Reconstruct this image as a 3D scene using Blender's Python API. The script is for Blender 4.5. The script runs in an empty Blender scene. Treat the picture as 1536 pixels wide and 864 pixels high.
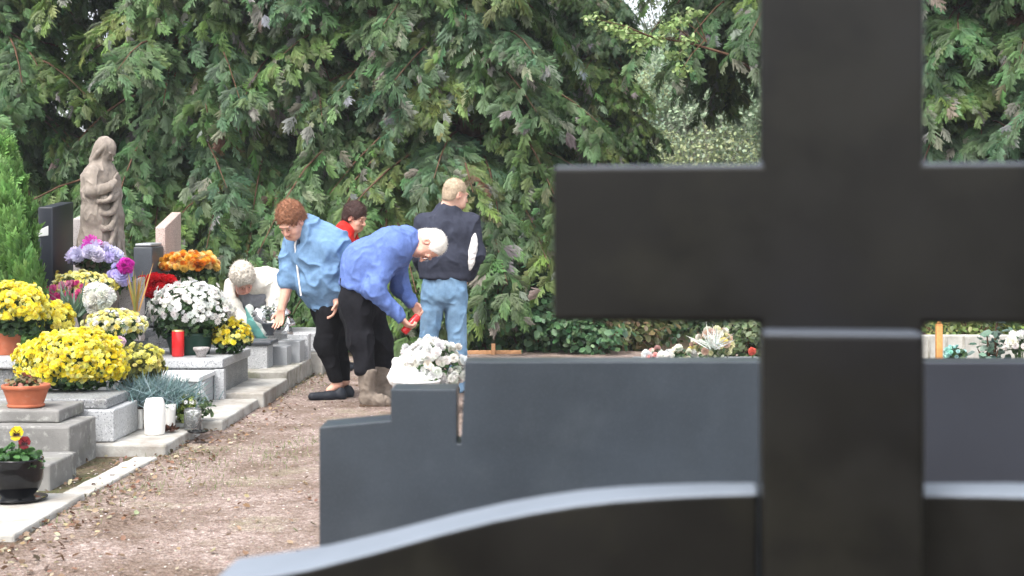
import bpy, bmesh, math, random
import numpy as np
from mathutils import Vector, Matrix

RAD = math.radians
rng = np.random.default_rng(7)
random.seed(7)
sc = bpy.context.scene
COL = sc.collection
# ---- picture geometry: level camera at 1.25 m, 50 mm lens, horizon at row 365 of 864
F, CH, HY, CX = 2133.33, 1.25, 365.0, 768.0
def W(px, py, Y): return np.array([(px - CX) * Y / F, Y, CH - (py - HY) * Y / F])
def XZ(px, py, Y): w = W(px, py, Y); return w[0], w[2]

# ------------------------------------------------------------------ objects
ORG = {}
def tag(o, label=None, cat=None, group=None, kind=None):
    if label: o['label'] = label
    if cat: o['category'] = cat
    if group: o['group'] = group
    if kind: o['kind'] = kind
    return o
def thing(name, loc, label, cat, group=None):
    o = bpy.data.objects.new(name, None); COL.objects.link(o)
    o.location = loc; o.empty_display_size = .1
    ORG[o] = np.array(loc, float)
    return tag(o, label, cat, group)
def link(me, name, mat, parent, org):
    o = bpy.data.objects.new(name, me); COL.objects.link(o)
    if mat: me.materials.append(mat)
    if parent is not None: o.parent = parent
    else: o.location = org
    ORG[o] = np.array(org, float)
    return o
def mk(name, V, faces, mat, parent=None, org=None, smooth=False, col=None):
    """V in world coordinates; faces: array (n,3)/(n,4) or list of those arrays."""
    V = np.asarray(V, float)
    if parent is not None: org = ORG[parent]
    elif org is None: org = np.array([(V[:,0].min()+V[:,0].max())/2, (V[:,1].min()+V[:,1].max())/2, V[:,2].min()])
    me = bpy.data.meshes.new(name)
    if isinstance(faces, np.ndarray): faces = [faces]
    if faces and not isinstance(faces[0], np.ndarray):
        me.from_pydata((V - org).tolist(), [], [list(map(int, f)) for f in faces])
        me.update()
    else:
        me.vertices.add(len(V)); me.vertices.foreach_set('co', (V - org).astype(np.float32).ravel())
        loops = np.concatenate([f.ravel() for f in faces]).astype(np.int32)
        tot = np.concatenate([np.full(len(f), f.shape[1]) for f in faces]).astype(np.int32)
        st = np.concatenate([[0], np.cumsum(tot)[:-1]]).astype(np.int32)
        me.loops.add(len(loops)); me.loops.foreach_set('vertex_index', loops)
        me.polygons.add(len(tot)); me.polygons.foreach_set('loop_start', st)
        try: me.polygons.foreach_set('loop_total', tot)
        except Exception: pass
        me.update(calc_edges=True)
    if smooth: me.polygons.foreach_set('use_smooth', np.ones(len(me.polygons), bool))
    if col is not None:
        a = me.color_attributes.new('Col', 'FLOAT_COLOR', 'POINT')
        c = np.ones((len(V), 4), np.float32); c[:, :3] = col
        a.data.foreach_set('color', c.ravel())
    return link(me, name, mat, parent, org)
def dup(root, loc, rz=0, s=1.0, label=None):
    r = root.copy(); COL.objects.link(r); r.location = loc; r.rotation_euler = (0, 0, rz); r.scale = (s, s, s)
    if label: r['label'] = label
    for ch in list(root.children):
        c = ch.copy(); COL.objects.link(c); c.parent = r
    return r

# ------------------------------------------------------------------ simple shapes
def cat(parts):
    V, Fs, n = [], {}, 0
    for v, f in parts:
        for a in (f if isinstance(f, list) else [f]):
            Fs.setdefault(a.shape[1], []).append(a + n)
        V.append(v); n += len(v)
    return np.concatenate(V), [np.concatenate(a) for a in Fs.values()]
def rz(V, a, c):
    c = np.asarray(c, float); R_ = np.array([[math.cos(a), -math.sin(a), 0], [math.sin(a), math.cos(a), 0], [0, 0, 1]])
    return (V - c) @ R_.T + c
def box_geo(x0, x1, y0, y1, z0, z1, bev=.008, rough=0.0, seg=2, seed=0):
    bm = bmesh.new(); bmesh.ops.create_cube(bm, size=1)
    for v in bm.verts:
        v.co = ((x0+x1)/2 + v.co.x*(x1-x0), (y0+y1)/2 + v.co.y*(y1-y0), (z0+z1)/2 + v.co.z*(z1-z0))
    if bev: bmesh.ops.bevel(bm, geom=bm.edges[:], offset=bev, segments=seg, profile=.6, affect='EDGES')
    V = np.array([v.co[:] for v in bm.verts]); fs = [[v.index for v in f.verts] for f in bm.faces]; bm.free()
    if rough:
        V = V + (vn(V*9+seed) - .5)[:, None]*rough*np.array([1, 1, .6])
    q = np.array([f for f in fs if len(f) == 4]); t = np.array([f for f in fs if len(f) == 3])
    return V, [a for a in (q, t) if len(a)]
def box(name, b, mat, parent=None, bev=.008, rot=0, rough=0):
    V, f = box_geo(*b, bev=bev, rough=rough)
    if rot: V = rz(V, rot, ((b[0]+b[1])/2, (b[2]+b[3])/2, 0))
    return mk(name, V, f, mat, parent)
def rock_box(name, b, mat, parent=None, step=.05, amp=.006, rot=0, bev=.012, seed=0):
    """stone block: subdivided, chipped edges, slightly uneven faces."""
    bm = bmesh.new(); bmesh.ops.create_cube(bm, size=1)
    L = max(b[1]-b[0], b[3]-b[2], b[5]-b[4])
    for v in bm.verts:
        v.co = ((b[0]+b[1])/2 + v.co.x*(b[1]-b[0]), (b[2]+b[3])/2 + v.co.y*(b[3]-b[2]), (b[4]+b[5])/2 + v.co.z*(b[5]-b[4]))
    bmesh.ops.bevel(bm, geom=bm.edges[:], offset=bev, segments=2, profile=.5, affect='EDGES')
    for _ in range(5):
        es = [e for e in bm.edges if e.calc_length() > step]
        if not es: break
        bmesh.ops.subdivide_edges(bm, edges=es, cuts=1, use_grid_fill=True)
    bm.normal_update()
    V = np.array([v.co[:] for v in bm.verts]); N = np.array([v.normal[:] for v in bm.verts])
    V = V + N*((fbm(V*11+seed*3.7, 3)-.5)*2*amp)[:, None]
    fs = [[v.index for v in f.verts] for f in bm.faces]; bm.free()
    if rot: V = rz(V, rot, ((b[0]+b[1])/2, (b[2]+b[3])/2, 0))
    return mk(name, V, fs, mat, parent)
def lathe_geo(prof, c, seg=28, sx=1, sy=1):
    prof = np.array(prof, float); n = len(prof); a = np.linspace(0, 2*math.pi, seg, endpoint=False)
    V = np.stack([np.outer(prof[:,0], np.cos(a))*sx, np.outer(prof[:,0], np.sin(a))*sy, np.repeat(prof[:,1:2], seg, 1)], -1).reshape(-1, 3) + np.asarray(c, float)
    i, j = np.meshgrid(np.arange(n-1), np.arange(seg), indexing='ij'); j2 = (j+1) % seg
    f = np.stack([i*seg+j, i*seg+j2, (i+1)*seg+j2, (i+1)*seg+j], -1).reshape(-1, 4)
    return V, f
def lathe(name, prof, c, mat, parent=None, seg=28, sx=1, sy=1):
    return mk(name, *lathe_geo(prof, c, seg, sx, sy), mat, parent, smooth=True)
def tube_geo(pts, rad, seg=6):
    pts = np.asarray(pts, float); n = len(pts); rad = np.broadcast_to(rad, (n,))
    T = np.gradient(pts, axis=0); T /= np.linalg.norm(T, axis=1)[:, None]+1e-9
    ref = np.where(np.abs(T[:, 2:3]) > .9, np.array([[1., 0, 0]]), np.array([[0, 0, 1.]]))
    A = np.cross(T, ref); A /= np.linalg.norm(A, axis=1)[:, None]+1e-9; B = np.cross(T, A)
    a = np.linspace(0, 2*math.pi, seg, endpoint=False)
    V = pts[:, None] + rad[:, None, None]*(np.cos(a)[None, :, None]*A[:, None] + np.sin(a)[None, :, None]*B[:, None])
    V = V.reshape(-1, 3)
    i, j = np.meshgrid(np.arange(n-1), np.arange(seg), indexing='ij'); j2 = (j+1) % seg
    f = np.stack([i*seg+j, i*seg+j2, (i+1)*seg+j2, (i+1)*seg+j], -1).reshape(-1, 4)
    return V, f
def prism_geo(out, y0, y1, bev=.006):
    """outline of (x,z) points extruded from y0 (near) to y1 (far), bevelled."""
    bm = bmesh.new(); vs = [bm.verts.new((x, y0, z)) for x, z in out]; f = bm.faces.new(vs)
    r = bmesh.ops.extrude_face_region(bm, geom=[f])
    for v in r['geom']:
        if isinstance(v, bmesh.types.BMVert): v.co.y = y1
    bmesh.ops.recalc_face_normals(bm, faces=bm.faces[:])
    if bev:
        es = [e for e in bm.edges if len(e.link_faces) == 2 and e.calc_face_angle(0) > .6]
        bmesh.ops.bevel(bm, geom=es, offset=bev, segments=3, profile=.5, affect='EDGES')
    V = np.array([v.co[:] for v in bm.verts]); fs = [[v.index for v in f.verts] for f in bm.faces]; bm.free()
    return V, fs

# ------------------------------------------------------------------ noise
def vn(P):
    P = np.asarray(P, float); I = np.floor(P).astype(np.int64); f = P - I; f = f*f*(3-2*f)
    def h(dx, dy, dz):
        n = ((I[:,0]+dx)*374761393 + (I[:,1]+dy)*668265263 + (I[:,2]+dz)*2147483647) & 0xffffffff
        n = ((n ^ (n >> 13))*1274126177) & 0xffffffff
        n = n ^ (n >> 16)
        return (n & 0xffff)/65535.
    x, y, z = f[:,0], f[:,1], f[:,2]
    a = h(0,0,0)*(1-x)+h(1,0,0)*x; b = h(0,1,0)*(1-x)+h(1,1,0)*x
    c = h(0,0,1)*(1-x)+h(1,0,1)*x; d = h(0,1,1)*(1-x)+h(1,1,1)*x
    return (a*(1-y)+b*y)*(1-z) + (c*(1-y)+d*y)*z
def fbm(P, o=4):
    s, a, t = 0, 1., 0
    for i in range(o):
        s = s + a*vn(P*2**i + i*17.3); t += a; a *= .5
    return s/t

# ------------------------------------------------------------------ distance-field modelling (bodies, clothes, statue)
def nrm(v): v = np.asarray(v, float); return v/(np.linalg.norm(v)+1e-12)
def smin(a, b, k):
    if k <= 0: return np.minimum(a, b)
    h = np.maximum(k - np.abs(a-b), 0)/k
    return np.minimum(a, b) - h*h*k*.25
class SDF:
    def __init__(s, res=.007): s.res = res; s.ops = []; s.lo = np.full(3, 9e9); s.hi = np.full(3, -9e9)
    def _bb(s, lo, hi): s.lo = np.minimum(s.lo, lo); s.hi = np.maximum(s.hi, hi)
    def cone(s, a, b, ra, rb=None, k=.02):
        a = np.asarray(a, float); b = np.asarray(b, float); rb = ra if rb is None else rb; m = max(ra, rb)
        lo, hi = np.minimum(a, b)-m, np.maximum(a, b)+m; s._bb(lo, hi); s.ops.append(('c', lo, hi, k, (a, b, ra, rb))); return s
    def chain(s, pts, rs, k=.02):
        for i in range(len(pts)-1): s.cone(pts[i], pts[i+1], rs[i], rs[i+1], k)
        return s
    def slab(s, a, b, ra, rb, lat, wa, wb, k=.05):
        lat = nrm(lat)
        for t in (-1, -.33, .33, 1): s.cone(np.asarray(a)+lat*wa*t, np.asarray(b)+lat*wb*t, ra, rb, k)
        return s
    def ell(s, c, r, M=None, k=.02, sub=False):
        c = np.asarray(c, float); r = np.broadcast_to(np.asarray(r, float), (3,)); m = r.max()
        M = np.eye(3) if M is None else M
        if not sub: s._bb(c-m, c+m)
        s.ops.append(('s' if sub else 'e', c-m, c+m, k, (c, r, M))); return s
    def cut(s, p, n, k=.01):
        s.ops.append(('p', None, None, k, (np.asarray(p, float), nrm(n)))); return s
    def build(s):
        res = s.res; lo = s.lo-.03; hi = s.hi+.03
        ax = [np.arange(lo[i], hi[i]+res, res) for i in range(3)]
        D = np.full([len(a) for a in ax], 1.0, np.float32)
        for typ, l, h, k, d in s.ops:
            if typ == 'p': sl = (slice(None),)*3
            else:
                m = k+3*res
                sl = tuple(slice(max(0, int((l[i]-m-lo[i])/res)), int((h[i]+m-lo[i])/res)+2) for i in range(3))
            X, Y, Z = np.meshgrid(*[ax[i][sl[i]].astype(np.float32) for i in range(3)], indexing='ij')
            if X.size == 0: continue
            if typ == 'c':
                a, b, ra, rb = d; ba = b-a; L = float(ba@ba)+1e-12
                t = np.clip(((X-a[0])*ba[0]+(Y-a[1])*ba[1]+(Z-a[2])*ba[2])/L, 0, 1)
                v = np.sqrt((X-a[0]-t*ba[0])**2+(Y-a[1]-t*ba[1])**2+(Z-a[2]-t*ba[2])**2)-(ra+(rb-ra)*t)
                D[sl] = smin(D[sl], v, k)
            elif typ in 'es':
                c, r, M = d; x, y, z = X-c[0], Y-c[1], Z-c[2]
                l0 = [M[0,i]*x+M[1,i]*y+M[2,i]*z for i in range(3)]
                k0 = np.sqrt(sum((l0[i]/r[i])**2 for i in range(3))); k1 = np.sqrt(sum((l0[i]/r[i]**2)**2 for i in range(3)))+1e-9
                v = k0*(k0-1)/k1
                D[sl] = smin(D[sl], v, k) if typ == 'e' else -smin(-D[sl], v, k)
            else:
                p, n = d; v = (X-p[0])*n[0]+(Y-p[1])*n[1]+(Z-p[2])*n[2]
                D[sl] = -smin(-D[sl], -v, k)
        return nets(D, lo, res)
def nets(D, lo, res):
    D[0], D[-1], D[:,0], D[:,-1], D[:,:,0], D[:,:,-1] = 1, 1, 1, 1, 1, 1
    S = D < 0
    n = sum(S[i:S.shape[0]-1+i, j:S.shape[1]-1+j, k:S.shape[2]-1+k].astype(np.int8) for i in (0,1) for j in (0,1) for k in (0,1))
    act = (n > 0) & (n < 8); I = np.argwhere(act); idx = np.full(act.shape, -1, np.int64); idx[tuple(I.T)] = np.arange(len(I))
    cr = np.array([(i,j,k) for i in (0,1) for j in (0,1) for k in (0,1)])
    val = np.stack([D[I[:,0]+c[0], I[:,1]+c[1], I[:,2]+c[2]] for c in cr], 1)
    acc = np.zeros((len(I), 3)); cnt = np.zeros(len(I))
    for a in range(8):
        for b in range(a+1, 8):
            if np.abs(cr[a]-cr[b]).sum() != 1: continue
            m = (val[:,a] < 0) != (val[:,b] < 0)
            t = np.where(m, val[:,a]/np.where(m, val[:,a]-val[:,b], 1), 0)
            acc += (cr[a]+t[:,None]*(cr[b]-cr[a]))*m[:,None]; cnt += m
    V = lo + res*(I + acc/np.maximum(cnt, 1)[:,None])
    Q = []
    for ax in range(3):
        o = [(1,2),(2,0),(0,1)][ax]; sh = [slice(None)]*3; sh2 = [slice(None)]*3; sh[ax] = slice(0,-1); sh2[ax] = slice(1,None)
        A, B = S[tuple(sh)], S[tuple(sh2)]; E = np.argwhere(A != B)
        if not len(E): continue
        up = A[tuple(E.T)]
        u = np.zeros(3, int); u[o[0]] = 1; w = np.zeros(3, int); w[o[1]] = 1
        g = lambda e: idx[e[:,0], e[:,1], e[:,2]]
        q = np.stack([g(E-u-w), g(E-w), g(E), g(E-u)], 1)
        q[~up] = q[~up][:, ::-1]
        Q.append(q)
    return V, np.concatenate(Q)
def normals(V, Q):
    n = np.cross(V[Q[:,2]]-V[Q[:,0]], V[Q[:,3]]-V[Q[:,1]]); N = np.zeros_like(V)
    for i in range(4): np.add.at(N, Q[:,i], n)
    return N/(np.linalg.norm(N, axis=1)[:,None]+1e-12)
def relax(V, Q, it=1, a=.5):
    for _ in range(it):
        s = np.zeros_like(V); c = np.zeros(len(V))
        for i in range(4):
            np.add.at(s, Q[:,i], V[Q[:,(i+1)%4]]+V[Q[:,(i-1)%4]]); np.add.at(c, Q[:,i], 2)
        V = V + a*(s/c[:,None]-V)
    return V
def folds(V, Q, amp=.007, freq=(9, 9, 5), seed=0, fine=.002):
    N = normals(V, Q); P = V*np.array(freq)+seed
    w = np.stack([fbm(P*.6+5, 2), fbm(P*.6+9, 2), fbm(P*.6+13, 2)], 1)
    r = (1-np.abs(2*fbm(P+w*1.4, 2)-1)).clip(0,1)**4*1.5; q = (1-np.abs(2*fbm(P*1.9+w*1.8+31, 2)-1)).clip(0,1)**4*.8
    return V + N*(amp*.72*(r+q*.35-.65) + fine*(fbm(V*60+seed, 2)-.5)*2)[:,None]

# ------------------------------------------------------------------ scattering
def scatter(pv, pf, M, T, S, col, pc=None):
    N, n = len(T), len(pv)
    V = np.einsum('nij,nvj->nvi', M, pv[None]*np.asarray(S).reshape(N, 1, -1)) + T[:, None]
    f = (pf[None] + (np.arange(N)*n)[:, None, None]).reshape(-1, pf.shape[1])
    C = np.repeat(col[:, None], n, 1)
    if pc is not None: C = C*pc[None, :, None] if pc.ndim == 1 else C*pc[None]
    return V.reshape(-1, 3), f, C.reshape(-1, 3)
def frames(z, spin=None, y=None):
    """rotation matrices whose third column is z; y: wanted direction of second column."""
    z = z/(np.linalg.norm(z, axis=1)[:, None]+1e-9)
    ref = rng.normal(size=z.shape) if y is None else y
    x = np.cross(ref, z); x /= np.linalg.norm(x, axis=1)[:, None]+1e-9
    return np.stack([x, np.cross(z, x), z], -1)
def join(parts):
    V, Fs, C, n = [], [], [], 0
    for v, f, c in parts: V.append(v); Fs.append(f+n); C.append(c); n += len(v)
    return np.concatenate(V), np.concatenate(Fs), np.concatenate(C)
def pal(n, cols, jit=.12):
    c = np.array(cols)[rng.integers(len(cols), size=n)]
    return c*(1+rng.normal(0, jit, (n, 1)))*(1+rng.normal(0, jit*.3, (n, 3))).clip(.5, 1.6)

# ------------------------------------------------------------------ materials
def mat(name, base=(.5,.5,.5), rough=.8, spec=.4, attr=False, var=.15, vscale=6, speck=None, bump=.0, bscale=40, transl=0, sss=0, stain=None, coat=0, metal=0, trans=0):
    m = bpy.data.materials.new(name); m.use_nodes = True; nt = m.node_tree; N, L = nt.nodes, nt.links
    b = N['Principled BSDF']; b.inputs['Roughness'].default_value = rough; b.inputs['Specular IOR Level'].default_value = spec
    b.inputs['Coat Weight'].default_value = coat; b.inputs['Metallic'].default_value = metal
    b.inputs['Transmission Weight'].default_value = trans
    tc = N.new('ShaderNodeTexCoord')
    def mixc(kind, fac, a, c):
        x = N.new('ShaderNodeMix'); x.data_type = 'RGBA'; x.blend_type = kind
        if isinstance(fac, float): x.inputs[0].default_value = fac
        else: L.new(fac, x.inputs[0])
        for s, v in ((6, a), (7, c)):
            if isinstance(v, tuple): x.inputs[s].default_value = v+(1,)
            else: L.new(v, x.inputs[s])
        return x.outputs[2]
    def noise(scale, det=4, rgh=.6):
        n = N.new('ShaderNodeTexNoise'); n.inputs['Scale'].default_value = scale; n.inputs['Detail'].default_value = det
        n.inputs['Roughness'].default_value = rgh; L.new(tc.outputs['Object'], n.inputs['Vector']); return n.outputs['Fac']
    def ramp(f, p0, p1, c0=(0,0,0), c1=(1,1,1)):
        r = N.new('ShaderNodeValToRGB'); r.color_ramp.elements[0].position = p0; r.color_ramp.elements[1].position = p1
        r.color_ramp.elements[0].color = c0+(1,); r.color_ramp.elements[1].color = c1+(1,); L.new(f, r.inputs[0]); return r.outputs[0]
    if attr:
        a = N.new('ShaderNodeAttribute'); a.attribute_name = 'Col'; c = a.outputs['Color']
    else: c = tuple(base)
    if var:
        lo, hi = 1-var, 1+var
        c = mixc('MULTIPLY', 1.0, c, ramp(noise(vscale, 5), .3, .7, (lo,)*3, (hi,)*3))
    if stain:
        for (col, s, p0, p1, amt) in stain:
            r = ramp(noise(s, 6, .65), p0, p1, (0,0,0), (amt,)*3); c = mixc('MIX', r, c, col)
    if speck:
        for (col, s, p0, p1) in speck:
            c = mixc('MIX', ramp(noise(s, 2, .5), p0, p1), c, col)
    if isinstance(c, tuple): b.inputs['Base Color'].default_value = c+(1,)
    else: L.new(c, b.inputs['Base Color'])
    if bump:
        bp = N.new('ShaderNodeBump'); bp.inputs['Strength'].default_value = bump; bp.inputs['Distance'].default_value = .01
        L.new(noise(bscale, 5, .7), bp.inputs['Height']); L.new(bp.outputs[0], b.inputs['Normal'])
    if sss: b.inputs['Subsurface Weight'].default_value = sss; b.inputs['Subsurface Radius'].default_value = (.02,.008,.005); b.inputs['Subsurface Scale'].default_value = .3
    if transl:
        t = N.new('ShaderNodeBsdfTranslucent'); x = N.new('ShaderNodeMixShader'); x.inputs[0].default_value = transl
        if isinstance(c, tuple): t.inputs[0].default_value = c+(1,)
        else: L.new(c, t.inputs[0])
        L.new(b.outputs[0], x.inputs[1]); L.new(t.outputs[0], x.inputs[2]); L.new(x.outputs[0], N['Material Output'].inputs[0])
    return m
M = {}
M['conifer'] = mat('conifer_foliage', attr=True, rough=.55, spec=.35, var=.25, vscale=2.2, transl=.38)
M['leaf'] = mat('broad_leaf', attr=True, rough=.5, spec=.45, var=.2, vscale=9, transl=.3)
M['petal'] = mat('petal', attr=True, rough=.65, spec=.25, var=.1, vscale=20, transl=.45)
M['bark'] = mat('bark', (.11,.06,.038), .9, .2, var=.45, vscale=9, bump=.8, bscale=30)
M['bark_hazed'] = mat('bark_hazed', (.24,.23,.18), .9, .2, var=.3, vscale=9)  # bark of the far trees, paled to stand for haze
M['bark_red'] = mat('bark_red', (.19,.085,.045), .9, .2, var=.45, vscale=12, bump=.8, bscale=30)
M['black_granite'] = mat('black_granite', (.0068,.0066,.0060), .34, .2, var=.45, vscale=7, stain=[((.014,.0135,.010), 6, .48, .68, .9), ((.006,.006,.009), 3, .5, .7, .8)])
M['grey_granite'] = mat('grey_granite', (.037,.046,.057), .30, .4, var=.22, vscale=3, speck=[((.085,.095,.11), 420, .6, .68)], stain=[((.075,.088,.10), 5, .52, .8, .5), ((.026,.032,.038), 2.2, .45, .75, .7)])
M['granite_light'] = mat('granite_light', (.42,.43,.44), .45, .45, var=.12, vscale=4, bump=.05, bscale=80, speck=[((.20,.21,.22), 95, .56, .64), ((.58,.59,.60), 70, .6, .68)], stain=[((.25,.26,.22), 5, .55, .75, .5)])
M['granite_mid'] = mat('granite_mid', (.24,.25,.255), .5, .4, var=.2, vscale=5, bump=.08, bscale=60, speck=[((.09,.09,.1), 90, .55, .62), ((.42,.42,.42), 75, .62, .68)], stain=[((.13,.12,.10), 4, .5, .75, .6)])
M['granite_smooth'] = mat('granite_smooth', (.33,.345,.36), .35, .5, var=.08, vscale=4, speck=[((.2,.21,.22), 200, .55, .65)])
M['concrete'] = mat('concrete', (.43,.42,.39), .9, .25, var=.2, vscale=5, bump=.35, bscale=70, stain=[((.22,.19,.155), 3.6, .46, .68, .8), ((.17,.19,.10), 6, .6, .75, .5)])
M['concrete_dark'] = mat('concrete_dark', (.20,.195,.185), .9, .25, var=.25, vscale=5, bump=.3, bscale=60, stain=[((.36,.36,.33), 14, .55, .66, .8), ((.10,.11,.05), 4, .56, .75, .6)])
M['concrete_rough'] = mat('concrete_rough', (.36,.345,.31), .95, .2, var=.25, vscale=6, bump=.5, bscale=50, stain=[((.15,.14,.10), 5, .48, .7, .8), ((.16,.2,.07), 4, .58, .75, .6)])
M['statue'] = mat('statue_stone', (.245,.21,.178), .85, .25, var=.25, vscale=9, bump=.35, bscale=90, stain=[((.14,.115,.095), 7, .5, .72, .7), ((.31,.275,.24), 12, .56, .7, .5)])
M['pink_granite'] = mat('pink_granite', (.46,.35,.31), .5, .4, var=.12, vscale=6, speck=[((.2,.15,.13), 120, .55, .62), ((.62,.52,.48), 100, .6, .68)])
M['beige_granite'] = mat('beige_granite', (.36,.33,.32), .5, .4, var=.12, vscale=6, speck=[((.2,.18,.17), 120, .55, .62)])
M['terracotta'] = mat('terracotta', (.40,.115,.055), .7, .35, var=.16, vscale=14, stain=[((.5,.3,.22), 12, .58, .75, .4)])
M['black_glaze'] = mat('black_glaze', (.004,.004,.005), .12, .35, var=0)
M['white_plastic'] = mat('white_plastic', (.80,.79,.75), .45, .4, var=.05, vscale=12, stain=[((.55,.52,.44), 9, .6, .8, .4)])
M['white_wrap'] = mat('white_wrap', (.84,.84,.82), .5, .4, var=.03, vscale=9)
M['green_plastic'] = mat('green_plastic', (.012,.045,.03), .4, .4, var=.1)
M['red_plastic'] = mat('red_plastic', (.62,.02,.022), .25, .5, var=.08, sss=.15)
M['gold'] = mat('gold_lid', (.75,.55,.25), .35, .5, metal=.8, var=.1)
M['silver'] = mat('silver_foil', (.7,.72,.74), .25, .5, metal=.7, var=.15, vscale=20)
M['slate'] = mat('slate', (.06,.068,.08), .4, .45, var=.15, vscale=8, speck=[((.13,.14,.15), 200, .6, .68)])
M['pale_top'] = mat('pale_cap', (.62,.63,.63), .5, .4, var=.08)
M['soil'] = mat('soil', (.09,.06,.042), .95, .1, var=.4, vscale=14, bump=.8, bscale=40)
M['wood'] = mat('wood', (.45,.24,.12), .75, .3, var=.25, vscale=18)
M['wood_orange'] = mat('wood_orange', (.55,.27,.09), .7, .3, var=.25, vscale=18)
M['skin'] = mat('skin', attr=True, rough=.5, spec=.35, var=.08, vscale=35, sss=.25)
M['eye'] = mat('eye_dark', (.03,.02,.016), .2, .5, var=0)
M['glass'] = mat('clear_glass', (.92,.95,.95), .05, .5, var=0, trans=.9)
def cloth(n, c, rough=.9, var=.1, **k): M[n] = mat(n, c, rough, .15, var=var+.03, vscale=30, bump=.5, bscale=130, **k)
cloth('blue_fleece', (.115,.18,.43)); cloth('light_blue', (.145,.25,.40)); cloth('navy_knit', (.037,.041,.060), var=.1)
cloth('black_cloth', (.010,.010,.013), var=.3); cloth('black_leggings', (.008,.008,.010), var=.3)
cloth('denim', (.165,.28,.42), var=.1, stain=[((.30,.43,.56), 5, .45, .8, .5)]); cloth('cream_wool', (.70,.67,.60)); cloth('white_lining', (.8,.78,.76))
cloth('red_jacket', (.55,.025,.02)); cloth('grey_shirt', (.22,.23,.25)); cloth('navy_dark', (.014,.015,.03))
M['boot'] = mat('boot_suede', (.20,.165,.135), .85, .2, var=.25, vscale=20, bump=.2, bscale=120)
M['shoe'] = mat('shoe_black', (.012,.015,.022), .6, .3, var=.2)
M['hair_red'] = mat('hair_red', (.26,.115,.062), .6, .3, var=.35, vscale=45, bump=.9, bscale=110)
M['hair_white'] = mat('hair_white', (.80,.77,.72), .6, .3, var=.1, vscale=40, bump=.7, bscale=110)
M['hair_grey'] = mat('hair_grey', (.62,.57,.49), .6, .3, var=.25, vscale=40, bump=.9, bscale=100)
M['hair_brown'] = mat('hair_brown', (.045,.018,.014), .5, .4, var=.3, vscale=45, bump=.8, bscale=110)
M['hair_blond'] = mat('hair_blond', (.46,.36,.255), .6, .3, var=.25, vscale=60, bump=.8, bscale=130)
# ================================================================== camera, light, air
cam = bpy.data.cameras.new('camera'); co = bpy.data.objects.new('camera', cam); COL.objects.link(co)
co.location = (0, 0, CH); co.rotation_euler = (RAD(90), 0, 0)
cam.lens = 50; cam.sensor_width = 36; cam.shift_y = -(432-HY)/1536; cam.clip_end = 600; cam.clip_start = .05
cam.dof.use_dof = True; cam.dof.focus_distance = 10.8; cam.dof.aperture_fstop = 5.2
sc.camera = co
w = bpy.data.worlds.new('World'); sc.world = w; w.use_nodes = True
nt = w.node_tree; sky = nt.nodes.new('ShaderNodeTexSky'); sky.sky_type = 'NISHITA'; sky.sun_disc = False
SE, SR = 58, -150
sky.sun_elevation = RAD(SE); sky.sun_rotation = RAD(SR); sky.dust_density = 4; sky.air_density = 1.0; sky.ozone_density = 1
hs = nt.nodes.new('ShaderNodeHueSaturation'); hs.inputs['Saturation'].default_value = .32; hs.inputs['Value'].default_value = 1.25   # overcast: a white sky
nt.links.new(sky.outputs[0], hs.inputs['Color']); nt.links.new(hs.outputs[0], nt.nodes['Background'].inputs[0])
nt.nodes['Background'].inputs[1].default_value = .15
sl = bpy.data.lights.new('sun', 'SUN'); so = bpy.data.objects.new('sun', sl); COL.objects.link(so)
sl.energy = .95; sl.angle = RAD(18); sl.color = (1, .965, .92)
az = RAD(SR)    # sky texture: rotation 0 looks to +Y, positive turns to +X
sd = Vector((math.sin(az)*math.cos(RAD(SE)), math.cos(az)*math.cos(RAD(SE)), math.sin(RAD(SE))))
so.rotation_euler = sd.to_track_quat('Z', 'Y').to_euler(); so.location = (-5, -5, 12)
sc.view_settings.view_transform = 'Standard'; sc.view_settings.look = 'None'; sc.view_settings.exposure = 1.33; sc.view_settings.gamma = 1
sc.cycles.max_bounces = 7; sc.cycles.diffuse_bounces = 3; sc.cycles.glossy_bounces = 3; sc.cycles.transmission_bounces = 5
sc.cycles.use_denoising = True; sc.cycles.caustics_reflective = False; sc.cycles.caustics_refractive = False
sc.cycles.sample_clamp_indirect = 6

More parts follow.
